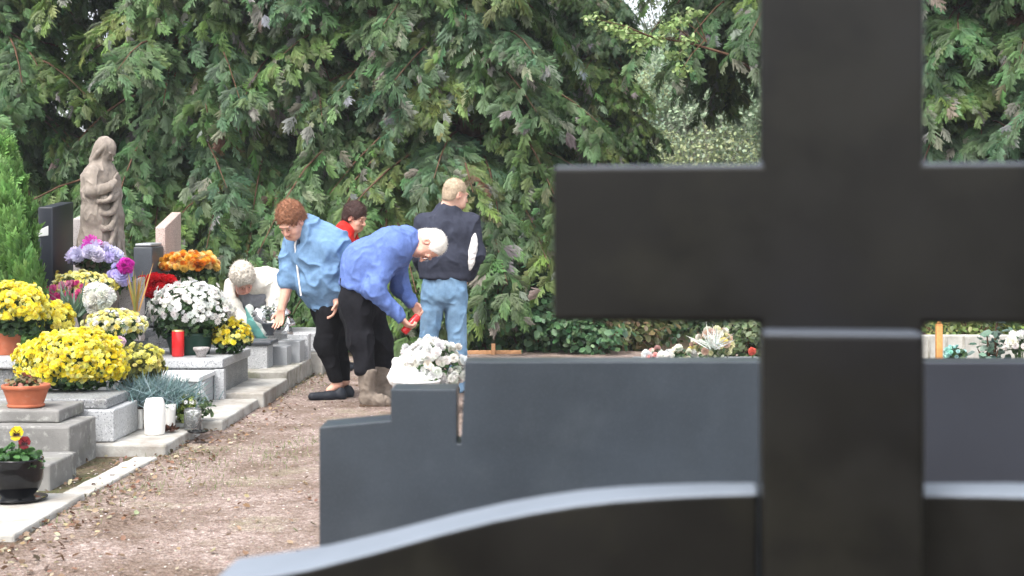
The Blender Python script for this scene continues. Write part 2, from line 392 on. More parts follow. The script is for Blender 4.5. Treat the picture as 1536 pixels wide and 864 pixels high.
# ================================================================== ground
def ground_mat(name, gravel):
    m = bpy.data.materials.new(name); m.use_nodes = True; nt = m.node_tree; N, L = nt.nodes, nt.links; b = N['Principled BSDF']
    b.inputs['Roughness'].default_value = .95; b.inputs['Specular IOR Level'].default_value = .15
    tc = N.new('ShaderNodeTexCoord')
    def noise(s, d=4, r=.6):
        n = N.new('ShaderNodeTexNoise'); n.inputs['Scale'].default_value = s; n.inputs['Detail'].default_value = d; n.inputs['Roughness'].default_value = r
        L.new(tc.outputs['Object'], n.inputs['Vector']); return n.outputs['Fac']
    def ramp(f, st):
        r = N.new('ShaderNodeValToRGB'); e = r.color_ramp.elements
        while len(e) < len(st): e.new(.5)
        for x, (p, c) in zip(e, st): x.position = p; x.color = c+(1,)
        L.new(f, r.inputs[0]); return r.outputs[0]
    def mix(f, a, c, kind='MIX'):
        x = N.new('ShaderNodeMix'); x.data_type = 'RGBA'; x.blend_type = kind
        if isinstance(f, float): x.inputs[0].default_value = f
        else: L.new(f, x.inputs[0])
        for s, v in ((6, a), (7, c)):
            if isinstance(v, tuple): x.inputs[s].default_value = v+(1,)
            else: L.new(v, x.inputs[s])
        return x.outputs[2]
    vo = N.new('ShaderNodeTexVoronoi'); vo.inputs['Scale'].default_value = 70; L.new(tc.outputs['Object'], vo.inputs['Vector'])
    sep = N.new('ShaderNodeSeparateColor'); L.new(vo.outputs['Color'], sep.inputs[0])
    if gravel:
        stone = ramp(sep.outputs[0], [(0,(.165,.118,.10)), (.3,(.245,.185,.16)), (.7,(.325,.255,.225)), (1,(.46,.39,.35))])
        c = mix(ramp(noise(2.1,6,.7), [(.40,(0,0,0)), (.60,(.95,)*3)]), stone, mix(ramp(noise(40,3), [(.4,(0,0,0)), (.6,(1,)*3)]), (.105,.072,.053), (.205,.152,.12)))
        c = mix(ramp(noise(1.3,5,.7), [(.56,(0,0,0)), (.72,(.55,)*3)]), c, (.23,.23,.125))
    else:
        c = mix(ramp(noise(30,4), [(.35,(0,0,0)), (.65,(1,)*3)]), (.07,.05,.035), (.17,.125,.09))
        c = mix(ramp(noise(.9,5,.7), [(.45,(0,0,0)), (.6,(.8,)*3)]), c, (.06,.085,.028))
    L.new(c, b.inputs['Base Color'])
    bp = N.new('ShaderNodeBump'); bp.inputs['Strength'].default_value = .9; bp.inputs['Distance'].default_value = .012
    L.new(vo.outputs['Distance'], bp.inputs['Height']); L.new(bp.outputs[0], b.inputs['Normal'])
    return m
MG, MP = ground_mat('earth', False), ground_mat('path_gravel', True)
g = mk('ground', [(-150,-40,0),(150,-40,0),(150,260,0),(-150,260,0)], np.array([[0,1,2,3]]), MG, org=np.zeros(3)); tag(g, kind='structure')
ex = [(-2.0,.2),(-2.05,6),(-2.12,7.4),(-2.02,9.5),(-1.9,12),(-1.84,14),(-1.9,15.5),(-1.2,16.4),(.4,16.6),(2.6,16.2),(2.9,12),(2.6,6),(2.4,.2)]
p = mk('gravel_path', [(x,y,.004) for x,y in ex], [list(range(len(ex)))[::-1]], MP, org=np.zeros(3)); p.data.flip_normals() if p.data.polygons[0].normal.z < 0 else None
tag(p, kind='structure')
# pebbles and dead leaves lying on the path
def in_path(n, x0=-2.3, x1=.6, y0=3.5, y1=15):
    y = y0+(y1-y0)*rng.random(n)**1.3; x = x0+(x1-x0)*rng.random(n); return np.stack([x, y, np.full(n, .006)], 1)
pv = np.array([(1,0,0),(.5,.87,0),(-.5,.87,0),(-1,0,0),(-.5,-.87,0),(.5,-.87,0),(.45,.1,.6),(-.3,.4,.55),(-.2,-.4,.6)])
pf = np.array([(0,1,7,6),(1,2,3,7),(3,4,8,7),(4,5,6,8),(5,0,6,6),(6,7,8,8)])
T = in_path(12000); T[:,2] = .003; n = len(T); up = np.tile([0,0,1.], (n,1))+rng.normal(0,.15,(n,3))
S = np.stack([rng.uniform(.004,.013,n), rng.uniform(.004,.011,n), rng.uniform(.003,.008,n)], 1)
pf = np.array([(0,1,7,6),(1,2,3,7),(3,4,8,7),(4,5,6,8)]); 
V, f, C = scatter(pv, pf, frames(up), T, S, pal(n, [(.25,.19,.165),(.31,.245,.215),(.20,.145,.12),(.44,.385,.345),(.27,.195,.16)], .17))
MS = mat('pebble', attr=True, rough=.9, spec=.2, var=.1)
tag(mk('gravel_stones', V, f, MS, org=np.zeros(3), col=C), kind='stuff')
lv = np.array([(0,0,0),(.32,.35,.10),(.25,.8,.16),(0,1,.05),(-.25,.8,.2),(-.32,.35,.08),(0,.5,-.03)])
lf = np.array([(0,1,2,6),(6,2,3,4),(0,6,4,5)])
n = 2600; T = in_path(n); T[:n*3//4,0] = -2.15+np.abs(rng.normal(0,.25,n*3//4))*np.sign(rng.random(n*3//4)-.3); T[:,2] = .008+rng.random(n)*.012
up = np.tile([0,0,1.], (n,1))+rng.normal(0,.35,(n,3))
V, f, C = scatter(lv-np.array([0,.5,0]), lf, frames(up), T, rng.uniform(.018,.04,n), pal(n, [(.20,.12,.07),(.13,.08,.05),(.28,.19,.11),(.33,.26,.16),(.22,.11,.07),(.40,.35,.24)], .2))
tag(mk('fallen_leaves', V, f, M['leaf'], org=np.zeros(3), col=C), kind='stuff')
# thin tufts of grass in the path
cent = np.array([(-1.9,8.4),(-1.75,7.9),(-1.45,8.6),(-1.2,8.9),(-1.95,7.2),(-1.5,7.4),(-1.35,8.2),(-2.1,6.5),(-1.0,9.2),(-1.88,11.9),(-1.8,12.6),(-1.78,13.3)])
n = 1900; c = cent[rng.integers(len(cent), size=n)]; T = np.stack([c[:,0]+rng.normal(0,.13,n), c[:,1]+rng.normal(0,.2,n), np.full(n,.003)], 1)
bv = np.array([(-.06,0,0),(.06,0,0),(.04,.1,.6),(-.04,.1,.6),(0,.35,1)]); bf = np.array([(0,1,2,3),(3,2,4,4)]); bf = np.array([(0,1,2,3)])
bv = np.array([(-.08,0,0),(.08,0,0),(.02,.3,1),(-.02,.3,1)])
V, f, C = scatter(bv, bf, frames(np.tile([0,0,1.],(n,1))+rng.normal(0,.5,(n,3))), T, rng.uniform(.012,.034,n), pal(n, [(.17,.21,.08),(.24,.25,.13),(.13,.17,.06)], .15))
tag(mk('grass', V, f, M['leaf'], org=np.zeros(3), col=C), kind='stuff')

# ================================================================== trees
def spray(nb=6):
    """ragged flat spray of a cypress twig along +Y, unit length, with scalloped side twigs."""
    V, Fc, pc = [], [], []
    def strip(p, d, L, wd, lift):
        d = nrm(d); s = np.cross(d, [0,0,1.]); k = len(V)
        for t, ww in ((0,.5),(.6,1.),(1,.45)):
            q = np.asarray(p)+d*L*t+np.array([0,0,-lift*t*t])
            V.append(q-s*wd*ww*.5); V.append(q+s*wd*ww*.5); pc.extend([.80+.36*t]*2)
        Fc.append((k,k+1,k+3,k+2)); Fc.append((k+2,k+3,k+5,k+4))
    for i in range(nb):
        y = .08+.72*i/(nb-1)
        for sg in (-1, 1):
            L = (.50*(1-.45*y))*(.65+.6*rng.random()); d = nrm((sg*(.95-.3*y)+rng.normal(0,.15), .75+.5*y, rng.normal(0,.2))); p = np.array([0, y+.04*rng.normal(), -.28*y*y])
            strip(p, d, L, .075+.04*rng.random(), .12+.15*rng.random())
            for q_ in (.38,): strip(p+d*L*q_, d+np.array([-sg*.5,.5,0])+rng.normal(0,.15,3), L*.55, .052+.025*rng.random(), .1)
    strip((0,.0,0), (0,1,-.2), 1.0, .07, .15)
    return np.array(V), np.array(Fc), np.array(pc)
SP = [spray(8), spray(7), spray(9)]
def cards(n, c, r, size, cols, shell=.5, lift=.3, jit=.12, out=.6):
    d = rng.normal(size=(n,3)); d /= np.linalg.norm(d,axis=1)[:,None]; rad = (shell+(1-shell)*rng.random(n)**.6)[:,None]
    P = np.asarray(c)+d*rad*np.asarray(r); z = d*out+rng.normal(0,.5,(n,3))+np.array([0,0,lift])
    return scatter(lv-np.array([0,.3,0]), lf, frames(z), P, rng.uniform(.7,1.3,n)*size, pal(n, cols, jit))
GREENS = [(.086,.156,.046),(.112,.184,.052),(.070,.138,.050),(.102,.170,.076),(.090,.156,.060),(.138,.198,.058),(.076,.140,.066)]
DEAD = np.array((.14,.08,.045))
TIPS = [(.19,.20,.15),(.21,.20,.18),(.16,.20,.12),(.15,.21,.12)]
def conifer(H, Rb, nb, zmin, seed, greens=GREENS, tipf=.10, dens=1.0):
    r = np.random.default_rng(seed)
    wood, T, Z, Y, S, Cc, tipm = [], [], [], [], [], [], []
    trunk = tube_geo([(0,0,-.05),(.02,.03,1),(0,-.03,2.5),(.03,0,4),(0,0,H)], [.22,.19,.16,.12,.02], 10)
    for b in range(nb):
        z0 = zmin+(H-zmin-.3)*r.random()**1.25; az = r.random()*2*math.pi
        L = Rb*(1-.72*((z0-zmin)/(H-zmin))**1.3)*r.uniform(.62,1.12)
        out = np.array([math.cos(az), math.sin(az), 0]); lat = np.array([-out[1], out[0], 0])
        up0, dr = r.uniform(.15,.5), r.uniform(.55,1.05); bend = r.normal(0,.12)
        bt = lambda t: np.array([0,0,z0])+out*L*t+lat*L*bend*t*t+np.array([0,0,L*(up0*t-dr*t*t)])
        ts = np.linspace(0,.95,7); wood.append(tube_geo([bt(t) for t in ts], np.linspace(.028,.005,7), 4))
        colb = np.array(greens[r.integers(len(greens))])*r.uniform(.75,1.25)
        for t in np.arange(.22, 1.0, .075/ max(.6,dens)):
            base = bt(t); tan = nrm(bt(min(t+.05,1.05))-bt(t-.05))
            for sg in (-1, 1):
                l2 = r.uniform(.3,.75)*(1.15-.6*t); dead = r.random() < .007
                d2 = nrm(tan*.7+lat*sg*r.uniform(.5,1.1)+np.array([0,0,r.uniform(-.5,.1)]))
                k = int(3+l2*14)
                for i in range(k):
                    u = (i+.6)/k; q = base+d2*l2*u+np.array([0,0,-.35*l2*u*u])
                    yd = nrm(d2*.7+lat*r.normal(0,.7)+out*(.25+r.normal(0,.3))+np.array([0,0,-.15-.8*u*r.random()]))
                    T.append(q); Y.append(yd); Z.append(nrm(np.array([0,0,.85])+out*.65+r.normal(0,.5,3)))
                    S.append(r.uniform(.11,.255)); tip = (t > .62 and u > .55 and r.random() < tipf*2.2)
                    Cc.append((np.array(TIPS[r.integers(len(TIPS))]) if tip else (DEAD if dead else colb))*r.uniform(.7,1.38)*(1+r.normal(0,.09,3)))
    T, Y, Z, S, Cc = map(np.array, (T,Y,Z,S,Cc))
    x = np.cross(Y, Z); x /= np.linalg.norm(x,axis=1)[:,None]+1e-9; Mx = np.stack([x, Y, np.cross(x, Y)], -1)
    k = r.integers(3, size=len(T))
    parts = [scatter(SP[j][0], SP[j][1], Mx[k==j], T[k==j], S[k==j], Cc[k==j], SP[j][2]) for j in range(3)]
    return trunk, cat(wood), join(parts)
def make_conifer(name, geo, loc, label, group='evergreens behind the graves', bark='bark_red'):
    t = thing(name, (0,0,0), label, 'tree', group)
    mk('trunk', *geo[0], M[bark], t, smooth=True); mk('limbs', *geo[1], M['bark'], t)
    V, f, C = geo[2]; mk('crown', V, f, M['conifer'], t, col=C)
    t.location = loc; return t
gA = conifer(8.2, 2.5, 175, .7, 1); gB = conifer(8.6, 2.6, 175, .9, 2); gC = conifer(7.8, 2.4, 165, .5, 5, tipf=.18)
def px(x, Y): return (x-CX)*Y/F
protos = []
for geo, lab, x, Y, rot in ((gA,'big drooping evergreen right behind the robed stone statue',270,18.6,.3),
                            (gB,'big drooping evergreen with mauve grey tips behind the two bent people in blue',585,18.3,1.2),
                            (gC,'broad drooping evergreen to the right of the man in the dark sweater',700,18.0,2.2)):
    t = make_conifer('evergreen_tree', geo, (px(x,Y),Y,0), lab); t.rotation_euler.z = rot; protos.append(t)
for k, x, Y, rot, s, lab in (
    (1,-10,18.9,4.0,.9,'evergreen with thin crown and sky gaps at the left edge, behind the cone shrub'),
    (2,415,18.9,5.1,1.05,'shaded evergreen behind the red haired woman in light blue'),
    (0,1450,18.0,2.9,1.0,'evergreen largely hidden behind the black stone cross'),
    (1,1590,17.2,.4,.95,'evergreen at the right edge above the low grey wall'),
    (2,770,20.4,3.3,.8,'smaller evergreen just left of the pale gap in the trees'),
        (1,330,22.4,.9,1.05,'farther shaded evergreen left of the woman in light blue'),
    (2,690,22.2,5.9,1.12,'farther evergreen behind the man in the dark sweater'),
    (0,505,22.8,3.7,1.0,'farther evergreen behind the woman in the red jacket'),
    (2,1420,22.5,4.4,1.0,'farther evergreen seen over the right arm of the cross'),
    (0,893,19.9,1.1,.62,'small evergreen at the left side of the pale gap in the trees'),
    (1,780,23.4,2.5,.9,'farther evergreen behind the right shoulder of the man in the sweater')):
    t = dup(protos[k], (px(x,Y),Y,0), rot, s, lab)
# pale trees in the open far beyond the gap, and the wood behind everything
def clump_tree(name, loc, H, Rr, nclump, cols, label, group=None, size=.2, per=260, trunk_r=.15, bark='bark_hazed', zc=.55, zr=.40, cat_='tree'):
    t = thing(name, loc, label, cat_, group); L = np.array(loc, float); parts = []; wd = [tube_geo(L+np.array([(0,0,-.05),(.05,.02,H*.35),(-.04,.05,H*.8)]), [trunk_r,trunk_r*.7,trunk_r*.2], 8)]
    for i in range(nclump):
        d = rng.normal(size=3); d /= np.linalg.norm(d); c = L+np.array([d[0]*Rr*.75, d[1]*Rr*.75, H*zc+d[2]*H*zr])
        wd.append(tube_geo([L+np.array([0,0,H*.3]), (L+np.array([0,0,H*.5])+c)/2, c], [trunk_r*.2,trunk_r*.1,trunk_r*.04], 4))
        rr = Rr*rng.uniform(.28,.46); parts.append(cards(per, c, (rr,rr,rr*.75), size, [np.array(cols[rng.integers(len(cols))])*rng.uniform(.8,1.2)], .35))
    mk('trunk', *cat(wd), M[bark], t, smooth=True); V, f, C = join(parts); mk('crown', V, f, M['leaf'], t, col=C); return t
HAZED_GREENS = [(.29,.40,.25),(.33,.42,.27),(.28,.39,.30),(.40,.45,.24)]  # bright light and haze painted into these leaf colours
clump_tree('pale_tree', (px(1060,34),34,0), 6.4, 2.8, 70, HAZED_GREENS, 'pale yellow green tree glowing in the gap left of the cross', 'pale trees beyond the evergreens', .085, 900)
clump_tree('pale_tree', (px(1010,42),42,0), 11.0, 3.6, 90, [(.36,.42,.33),(.40,.45,.36)], 'tall hazy pale tree high in the gap beside the cross', 'pale trees beyond the evergreens', .11, 700)  # leaf colours greyed and lightened in place of distance haze
clump_tree('pale_tree', (px(1420,36),36,0), 4.6, 3.2, 22, [(.20,.25,.07),(.28,.30,.10)], 'olive green tree low behind the grey wall', 'pale trees beyond the evergreens', .18, 240)
n = 46000; P = np.stack([rng.uniform(-17,14,n), rng.uniform(25.5,30,n), rng.random(n)**1.2*5.2], 1)
P = P[~((P[:,0] > 2.2) & (P[:,0] < 5.6))]; n = len(P)
P[P[:,0] < -6.2, 2] *= .68; P[:,2] *= .72+.5*vn(np.stack([P[:,0]*.6, P[:,0]*0, P[:,0]*0], 1))
V, f, C = scatter(lv-np.array([0,.3,0]), lf, frames(rng.normal(0,1,(n,3))+np.array([0,-.6,.5])), P, rng.uniform(.10,.22,n), pal(n, [(.04,.07,.03),(.055,.085,.035),(.035,.06,.034)], .2))
tag(mk('far_wood', V, f, M['leaf'], org=np.zeros(3), col=C), kind='stuff')
# low growth under the evergreens
n = 15000; P = np.stack([rng.uniform(-8.5,7,n), rng.uniform(16.9,20.5,n), rng.random(n)], 1)
hgt = .35+1.15*vn(np.stack([P[:,0]*1.1, P[:,1]*.7, P[:,0]*0], 1)); P[:,2] *= hgt
V, f, C = scatter(lv-np.array([0,.3,0]), lf, frames(rng.normal(0,.7,(n,3))+np.array([0,-.5,.8])), P, rng.uniform(.05,.12,n), pal(n, [(.04,.09,.03),(.05,.10,.05),(.03,.065,.03),(.07,.10,.03)], .2))
tag(mk('undergrowth', V, f, M['leaf'], org=np.zeros(3), col=C), kind='stuff')
def shrub(name, x, Y, rx, ry, h, n, cols, size, label, group, z0=0, mat_='leaf', stems=9):
    t = thing(name, (x,Y,z0), label, 'shrub', group); parts, wd = [], []
    for i in range(stems):
        a = rng.random()*6.28; rr = rng.random()**.5; tip = np.array([x+math.cos(a)*rx*rr, Y+math.sin(a)*ry*rr, z0+h*rng.uniform(.45,1.0)*(1-.25*rr)])
        wd.append(tube_geo([(x+(tip[0]-x)*.2,Y+(tip[1]-Y)*.2,z0-.02), (x+(tip[0]-x)*.6,Y+(tip[1]-Y)*.6,z0+(tip[2]-z0)*.6), tip], [.014,.01,.004], 4))
        m = n//stems; u = rng.random(m)**.6; P = np.array([x,Y,z0])*(1-u)[:,None]+tip*u[:,None]; P[:,2] = z0+(tip[2]-z0)*u; P = P+rng.normal(0,1,(m,3))*np.array([rx,ry,h*.5])*.22
        P[:,2] = np.maximum(P[:,2], z0+.02)
        z = (P-np.array([x,Y,z0+h*.2])); z /= np.linalg.norm(z,axis=1)[:,None]; z = z*.7+rng.normal(0,.4,(m,3))+np.array([0,-.15,.5])
        parts.append(scatter(lv-np.array([0,.2,0]), lf, frames(z), P, rng.uniform(.6,1.35,m)*size, pal(m, cols, .18)))
    mk('stems', *cat(wd), M['bark'], t); V, f, C = join(parts); mk('foliage', V, f, M[mat_], t, col=C); return t
IVY = [(.06,.14,.055),(.08,.17,.075),(.05,.115,.055),(.095,.175,.07)]
for x, Y, rx, h, n, lab in ((735,16.6,.7,1.25,1500,'dark glossy leaved shrub just right of the jeans of the man in the dark sweater'),
                          (600,16.9,.7,1.2,1100,'dark shrub seen between the legs and the bent old man'),
                          (810,16.5,.55,.9,1100,'dark green shrub left of the lower edge of the cross arm'),
                          (880,16.2,.5,.55,800,'low leafy shrub under the left arm of the cross'),
                          (940,16.6,.6,.55,700,'low brown green shrub left of the pale bouquets'),
                          (395,17.2,.8,.95,900,'dim shrub behind the white haired woman')):
    cols = IVY if x != 940 else [(.10,.12,.04),(.16,.12,.06),(.07,.09,.03)]
    shrub('leafy_shrub', px(x,Y), Y, rx, .5, h, n, cols, .085, lab, 'shrubs at the foot of the evergreens')
shrub('leafy_shrub', px(350,19.6), 19.6, 1.1, .6, 1.9, 900, [(.16,.19,.03),(.24,.25,.04),(.10,.14,.03)], .1, 'yellow green thin shrub in the dark left of the woman in light blue', 'shrubs at the foot of the evergreens')
shrub('leafy_shrub', px(508,18.6), 18.6, .5, .5, 1.75, 500, [(.16,.25,.03),(.22,.30,.05)], .1, 'bright green shrub above the woman in the red jacket', 'shrubs at the foot of the evergreens')
# bright young branch hanging in front of the dark crowns, top right of the centre
gD = conifer(8.0, 2.0, 120, 4.2, 23)
o_ = make_conifer('evergreen_tree', gD, (px(1172,18.6),18.6,0), 'high crowned evergreen with a bare trunk whose branches hang over the pale gap', bark='bark')
YB = 17.0
yb = thing('young_tree', (px(1160,YB+.5),YB+.5,0), 'young tree behind the cross reaching a bright pale green leafy branch out to the left', 'tree')
br = [[(px(1160,YB+.5),YB+.5,-.05),(px(1166,YB+.4),YB+.4,1.6),(px(1158,YB+.2),YB+.2,2.7),W(1150,40,YB)], [W(1158,125,YB+.2), W(1100,84,YB+.1), W(1040,66,YB), W(985,56,YB)]]; parts = []
for a_, b_, n_ in ((892,28,14),(915,40,20),(938,50,34),(960,58,36),(985,62,34),(1005,40,26),(1024,30,26),(1030,62,30),(1012,84,30),(960,72,16),(1040,20,16),(1022,105,14)):
    q = W(a_, b_, YB+rng.normal(0,.12)); r0 = W(max(a_+34,985) if a_ < 1030 else a_+20, 58+.1*(a_-985)*(a_ > 985), YB); br.append([r0, (r0+q)/2+[0,0,.03], q])
    parts.append(cards(n_*2, q, (.16,.14,.085), .062, [(.30,.42,.15),(.36,.46,.2),(.25,.37,.13)], .1, .5))
mk('trunk', *cat([tube_geo(b_, np.linspace(.022,.012,4) if len(b_) == 4 else np.array([.009,.006,.003]), 5) for b_ in br]), M['bark'], yb, smooth=True); V, f, C = join(parts); mk('crown', V, f, M['leaf'], yb, col=C)
M['honed_edge_skylit'] = mat('honed_edge_skylit', (.16,.185,.22), .6, .4, var=.1)  # skylight on the rim top painted into the paler colour
M['chamfer_skylit'] = mat('chamfer_skylit', (.055,.065,.082), .5, .4, var=.1)  # sky sheen on upward bevels painted as a bluish tone
M['dark_granite_and_reflection'] = mat('dark_granite_and_reflection', (.022,.025,.034), .36, .4, var=.16, vscale=3)  # true stone on the tall headstone, painted dark reflection on the stepped slab
# ================================================================== foreground stones
S1 = 1422.0
def xf(px_, Y): return (px_-CX)*Y/F
def zf(py, Y): return CH-(py-HY)*Y/F
Yc = 1.50; cx = xf(1264,Yc); TH = RAD(-8.6)
t = thing('cross_gravestone', (cx,Yc,0), 'big black polished cross gravestone with curved shoulders nearest the viewer, blurred', 'gravestone')
def lp(a_, b_, yl):    # a point of the stone's own turned plane
    c, s, a_ = math.cos(TH), math.sin(TH), (a_-CX)/F
    xl = (a_*(Yc+yl*c)-cx+yl*s)/(c-a_*s); Y = Yc+xl*s+yl*c
    return cx+xl, CH-(b_-HY)*Y/F
def stone(name, out, y0, y1, bev, edge, zmin, tilt=None):
    V, fs = prism_geo(out, Yc+y0, Yc+y1, bev)
    if tilt:       # the back of the rim lies a little lower at the crest and higher at the end
        x0, x1, d0, d1 = tilt; m_ = (V[:,1] > Yc+(y0+y1)/2) & (V[:,2] > .3); V[m_,2] += np.interp(V[m_,0], [min(x0,x1),max(x0,x1)], [d0,d1] if x0 < x1 else [d1,d0])
    o = mk(name, rz(V, TH, (cx,Yc,0)), fs, M['black_granite'], t)
    o.data.materials.append(M[edge])        # upper edges: honed, with skylight painted paler into them; the faces are polished black
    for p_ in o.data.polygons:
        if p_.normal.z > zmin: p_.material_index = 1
    return o
xl0, xr0 = lp(1141,360,0)[0], lp(1387,360,0)[0]; az0, az1 = lp(1264,485,0)[1], lp(1264,245,0)[1]; al = lp(829,360,0)[0]; ar = xl0+xr0-al; top = az1+.30
stone('cross', [(xl0,az0-.05),(xl0,az0),(al,az0),(al,az1),(xl0,az1),(xl0,top),(xr0,top),(xr0,az1),(ar,az1),(ar,az0),(xr0,az0),(xr0,az0-.05)], 0, .07, .006, 'chamfer_skylit', .3)
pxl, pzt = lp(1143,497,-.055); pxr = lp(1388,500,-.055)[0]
stone('pillar', [(pxl,0),(pxl,pzt),(pxr,pzt),(pxr,0)], -.055, .09, .007, 'chamfer_skylit', .3)
sh = [(1142,739),(1060,741),(985,745),(920,750),(860,757),(800,767),(740,779),(660,799),(560,827),(460,853),(400,864),(308,879)]
outl = [lp(a_,b_,.02) for a_, b_ in sh]; outl[0] = (pxl-.002, outl[0][1]); outl = outl+[(outl[-1][0],0),(pxl-.002,0)]
stone('curved_shoulder', outl, .02, .125, .005, 'honed_edge_skylit', .6, (outl[-2][0],pxl,.009,-.006))
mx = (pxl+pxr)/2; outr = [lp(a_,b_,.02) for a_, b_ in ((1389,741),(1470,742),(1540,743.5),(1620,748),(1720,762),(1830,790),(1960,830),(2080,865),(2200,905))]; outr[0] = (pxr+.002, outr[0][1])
stone('curved_shoulder', outr+[(outr[-1][0],0),(pxr+.002,0)], .02, .125, .005, 'honed_edge_skylit', .6, (pxr,outr[-1][0],-.006,.009))
V, f = box_geo(outl[-2][0]-.05, 2*mx-outl[-2][0]+.05, Yc-.12, Yc+.22, 0, .06); mk('base', rz(V, TH, (cx,Yc,0)), f, M['black_granite'], t)
Ym = 3.1
t = thing('stepped_gravestone', (xf(1050,Ym),Ym,0), 'wide blue grey polished gravestone with stepped left edge behind the black cross', 'gravestone')
a = [(xf(479,Ym),0),(xf(479,Ym),zf(641,Ym)),(xf(586,Ym),zf(631,Ym)),(xf(586,Ym),zf(584,Ym)),(xf(685,Ym),zf(584,Ym)),(xf(685.5,Ym),zf(666,Ym)),(xf(691,Ym),zf(666,Ym)),
     (xf(696,Ym),zf(584,Ym)),(xf(697,Ym),zf(543,Ym)),(xf(1264,Ym),zf(543,Ym)),(xf(1264,Ym),0)]
V, fs = prism_geo(a, Ym, Ym+.13, .0025); mk('main_slab', V, fs, M['grey_granite'], t)
V, fs = prism_geo([(xf(1266,Ym),0),(xf(1266,Ym),zf(544,Ym)),(xf(1760,Ym),zf(544,Ym)),(xf(1760,Ym),0)], Ym, Ym+.13, .004); tag(mk('side_slab', V, fs, M['dark_granite_and_reflection'], t), 'darker slab on the right')  # same stone as the left part; its dark reflection is painted in
# ================================================================== graves on the left of the path
# nearest grave
a = thing('grave', (-2.9,7.3,0), 'nearest weathered dark grey grave with a terracotta bowl on its upper step', 'grave', 'graves along the path')
rock_box('kerb_slab', (-3.6,-2.08,5.95,6.93,-.04,.035), M['concrete'], a, .06, .006, seed=1)
rock_box('kerb_strip', (-2.20,-2.06,7.0,8.2,-.05,.022), M['concrete'], a, .06, .008, rot=-.03, seed=2)
rock_box('low_step', (-3.6,-2.33,7.18,7.62,-.03,.135), M['concrete_dark'], a, .06, .005, seed=3)
rock_box('plinth', (-3.9,-2.425,7.80,8.30,-.03,.245), M['concrete_dark'], a, .05, .005, seed=4)
rock_box('upper_step', (-3.9,-2.53,7.95,8.42,.247,.318), M['concrete_dark'], a, .05, .005, seed=5)
# grave with the big yellow mum
b = thing('grave', (-2.9,8.8,0), 'low mottled granite grave behind the terracotta bowl, with a big yellow chrysanthemum', 'grave', 'graves along the path')
rock_box('footing', (-3.4,-2.03,8.33,9.35,-.03,.07), M['concrete'], b, .06, .007, seed=6)
rock_box('body', (-3.9,-2.36,8.43,8.97,.072,.262), M['granite_light'], b, .08, .001, bev=.008, seed=7)
rock_box('slab', (-3.9,-2.41,8.46,8.98,.264,.325), M['granite_mid'], b, .08, .002, bev=.01, seed=8)
rock_box('bed', (-3.9,-2.45,9.0,9.5,-.02,.26), M['soil'], b, .08, .012, seed=9)
# grave with the white mum
c = thing('grave', (-2.8,11.0,0), 'pale stepped granite grave carrying the white chrysanthemum and red candle', 'grave', 'graves along the path')
rock_box('footing', (-2.75,-1.925,9.45,10.79,-.03,.072), M['concrete'], c, .07, .005, seed=10)
rock_box('footing', (-2.75,-1.885,10.80,11.95,-.03,.115), M['concrete'], c, .07, .005, seed=11)
rock_box('step', (-3.7,-2.25,10.2,10.74,.075,.255), M['granite_smooth'], c, .1, .001, bev=.006, seed=12)
rock_box('step_cap', (-3.7,-2.235,10.18,10.745,.257,.292), M['pale_top'], c, .1, .001, bev=.006, seed=12)
rock_box('body', (-3.9,-2.2,10.75,11.85,.074,.305), M['granite_mid'], c, .1, .001, bev=.006, seed=13)
rock_box('slab', (-3.9,-2.18,10.73,11.87,.307,.378), M['granite_light'], c, .1, .001, bev=.012, seed=14)
for i, (x0, y0) in enumerate(((-2.28,10.73),(-2.0,10.18))):
    rock_box('corner_post', (-2.245+.0*i,-2.17,10.715,10.79,.074,.300) if i == 0 else (-2.262,-2.2,10.16,10.22,.074,.25), M['granite_light'], c, .1, .001, bev=.004, seed=30+i)
# grave with small dark blocks
d = thing('grave', (-2.4,12.7,0), 'low grave of small grey blocks on rough concrete below the reaching hand', 'grave', 'graves along the path')
rock_box('base', (-3.6,-1.90,12.02,13.5,-.03,.165), M['concrete_rough'], d, .06, .012, seed=15)
rock_box('base', (-3.6,-1.80,13.51,14.6,-.03,.21), M['concrete_rough'], d, .06, .012, seed=16)
for x1, y0, y1, z1, m in ((-2.12,12.32,12.62,.365,'granite_light'),(-2.0,12.66,12.9,.33,'granite_smooth'),(-1.93,12.95,13.25,.36,'granite_smooth'),(-1.90,13.28,13.46,.40,'granite_light')):
    rock_box('block', (x1-.28 if x1 < -2.1 else x1-.20,x1,y0,y1,.16,z1), M[m], d, .1, .001, bev=.006, seed=17)
rock_box('cap', (-2.42,-2.08,12.3,12.66,.367,.405), M['slate'], d, .1, .001, bev=.012, seed=18)
rock_box('ledge', (-3.5,-2.35,12.2,13.4,.166,.35), M['granite_mid'], d, .1, .002, seed=19)
rock_box('ledge', (-3.5,-1.75,13.6,14.4,.21,.40), M['granite_light'], d, .1, .002, seed=19)
# second row, raised tombs
for (x0,x1,y0,y1,z1,m,lab) in ((-5.2,-3.12,9.25,10.25,.50,'granite_light','raised pale granite tomb under the yellow chrysanthemum in a terracotta pot'),
                             (-5.4,-2.95,10.45,11.75,.55,'granite_mid','raised grey tomb below the robed statue, heaped with flowers'),
                             (-5.4,-2.62,11.95,13.3,.62,'granite_mid','raised grey tomb behind the white chrysanthemum, with dark and pink headstones')):
    r = thing('raised_tomb', ((x0+x1)/2,(y0+y1)/2,0), lab, 'tomb', 'raised tombs of the back row')
    rock_box('body', (x0,x1-.04,y0+.04,y1-.04,0,z1-.07), M['granite_mid'], r, .1, .002, seed=20)
    rock_box('slab', (x0,x1,y0,y1,z1-.068,z1), M[m], r, .1, .002, seed=21)
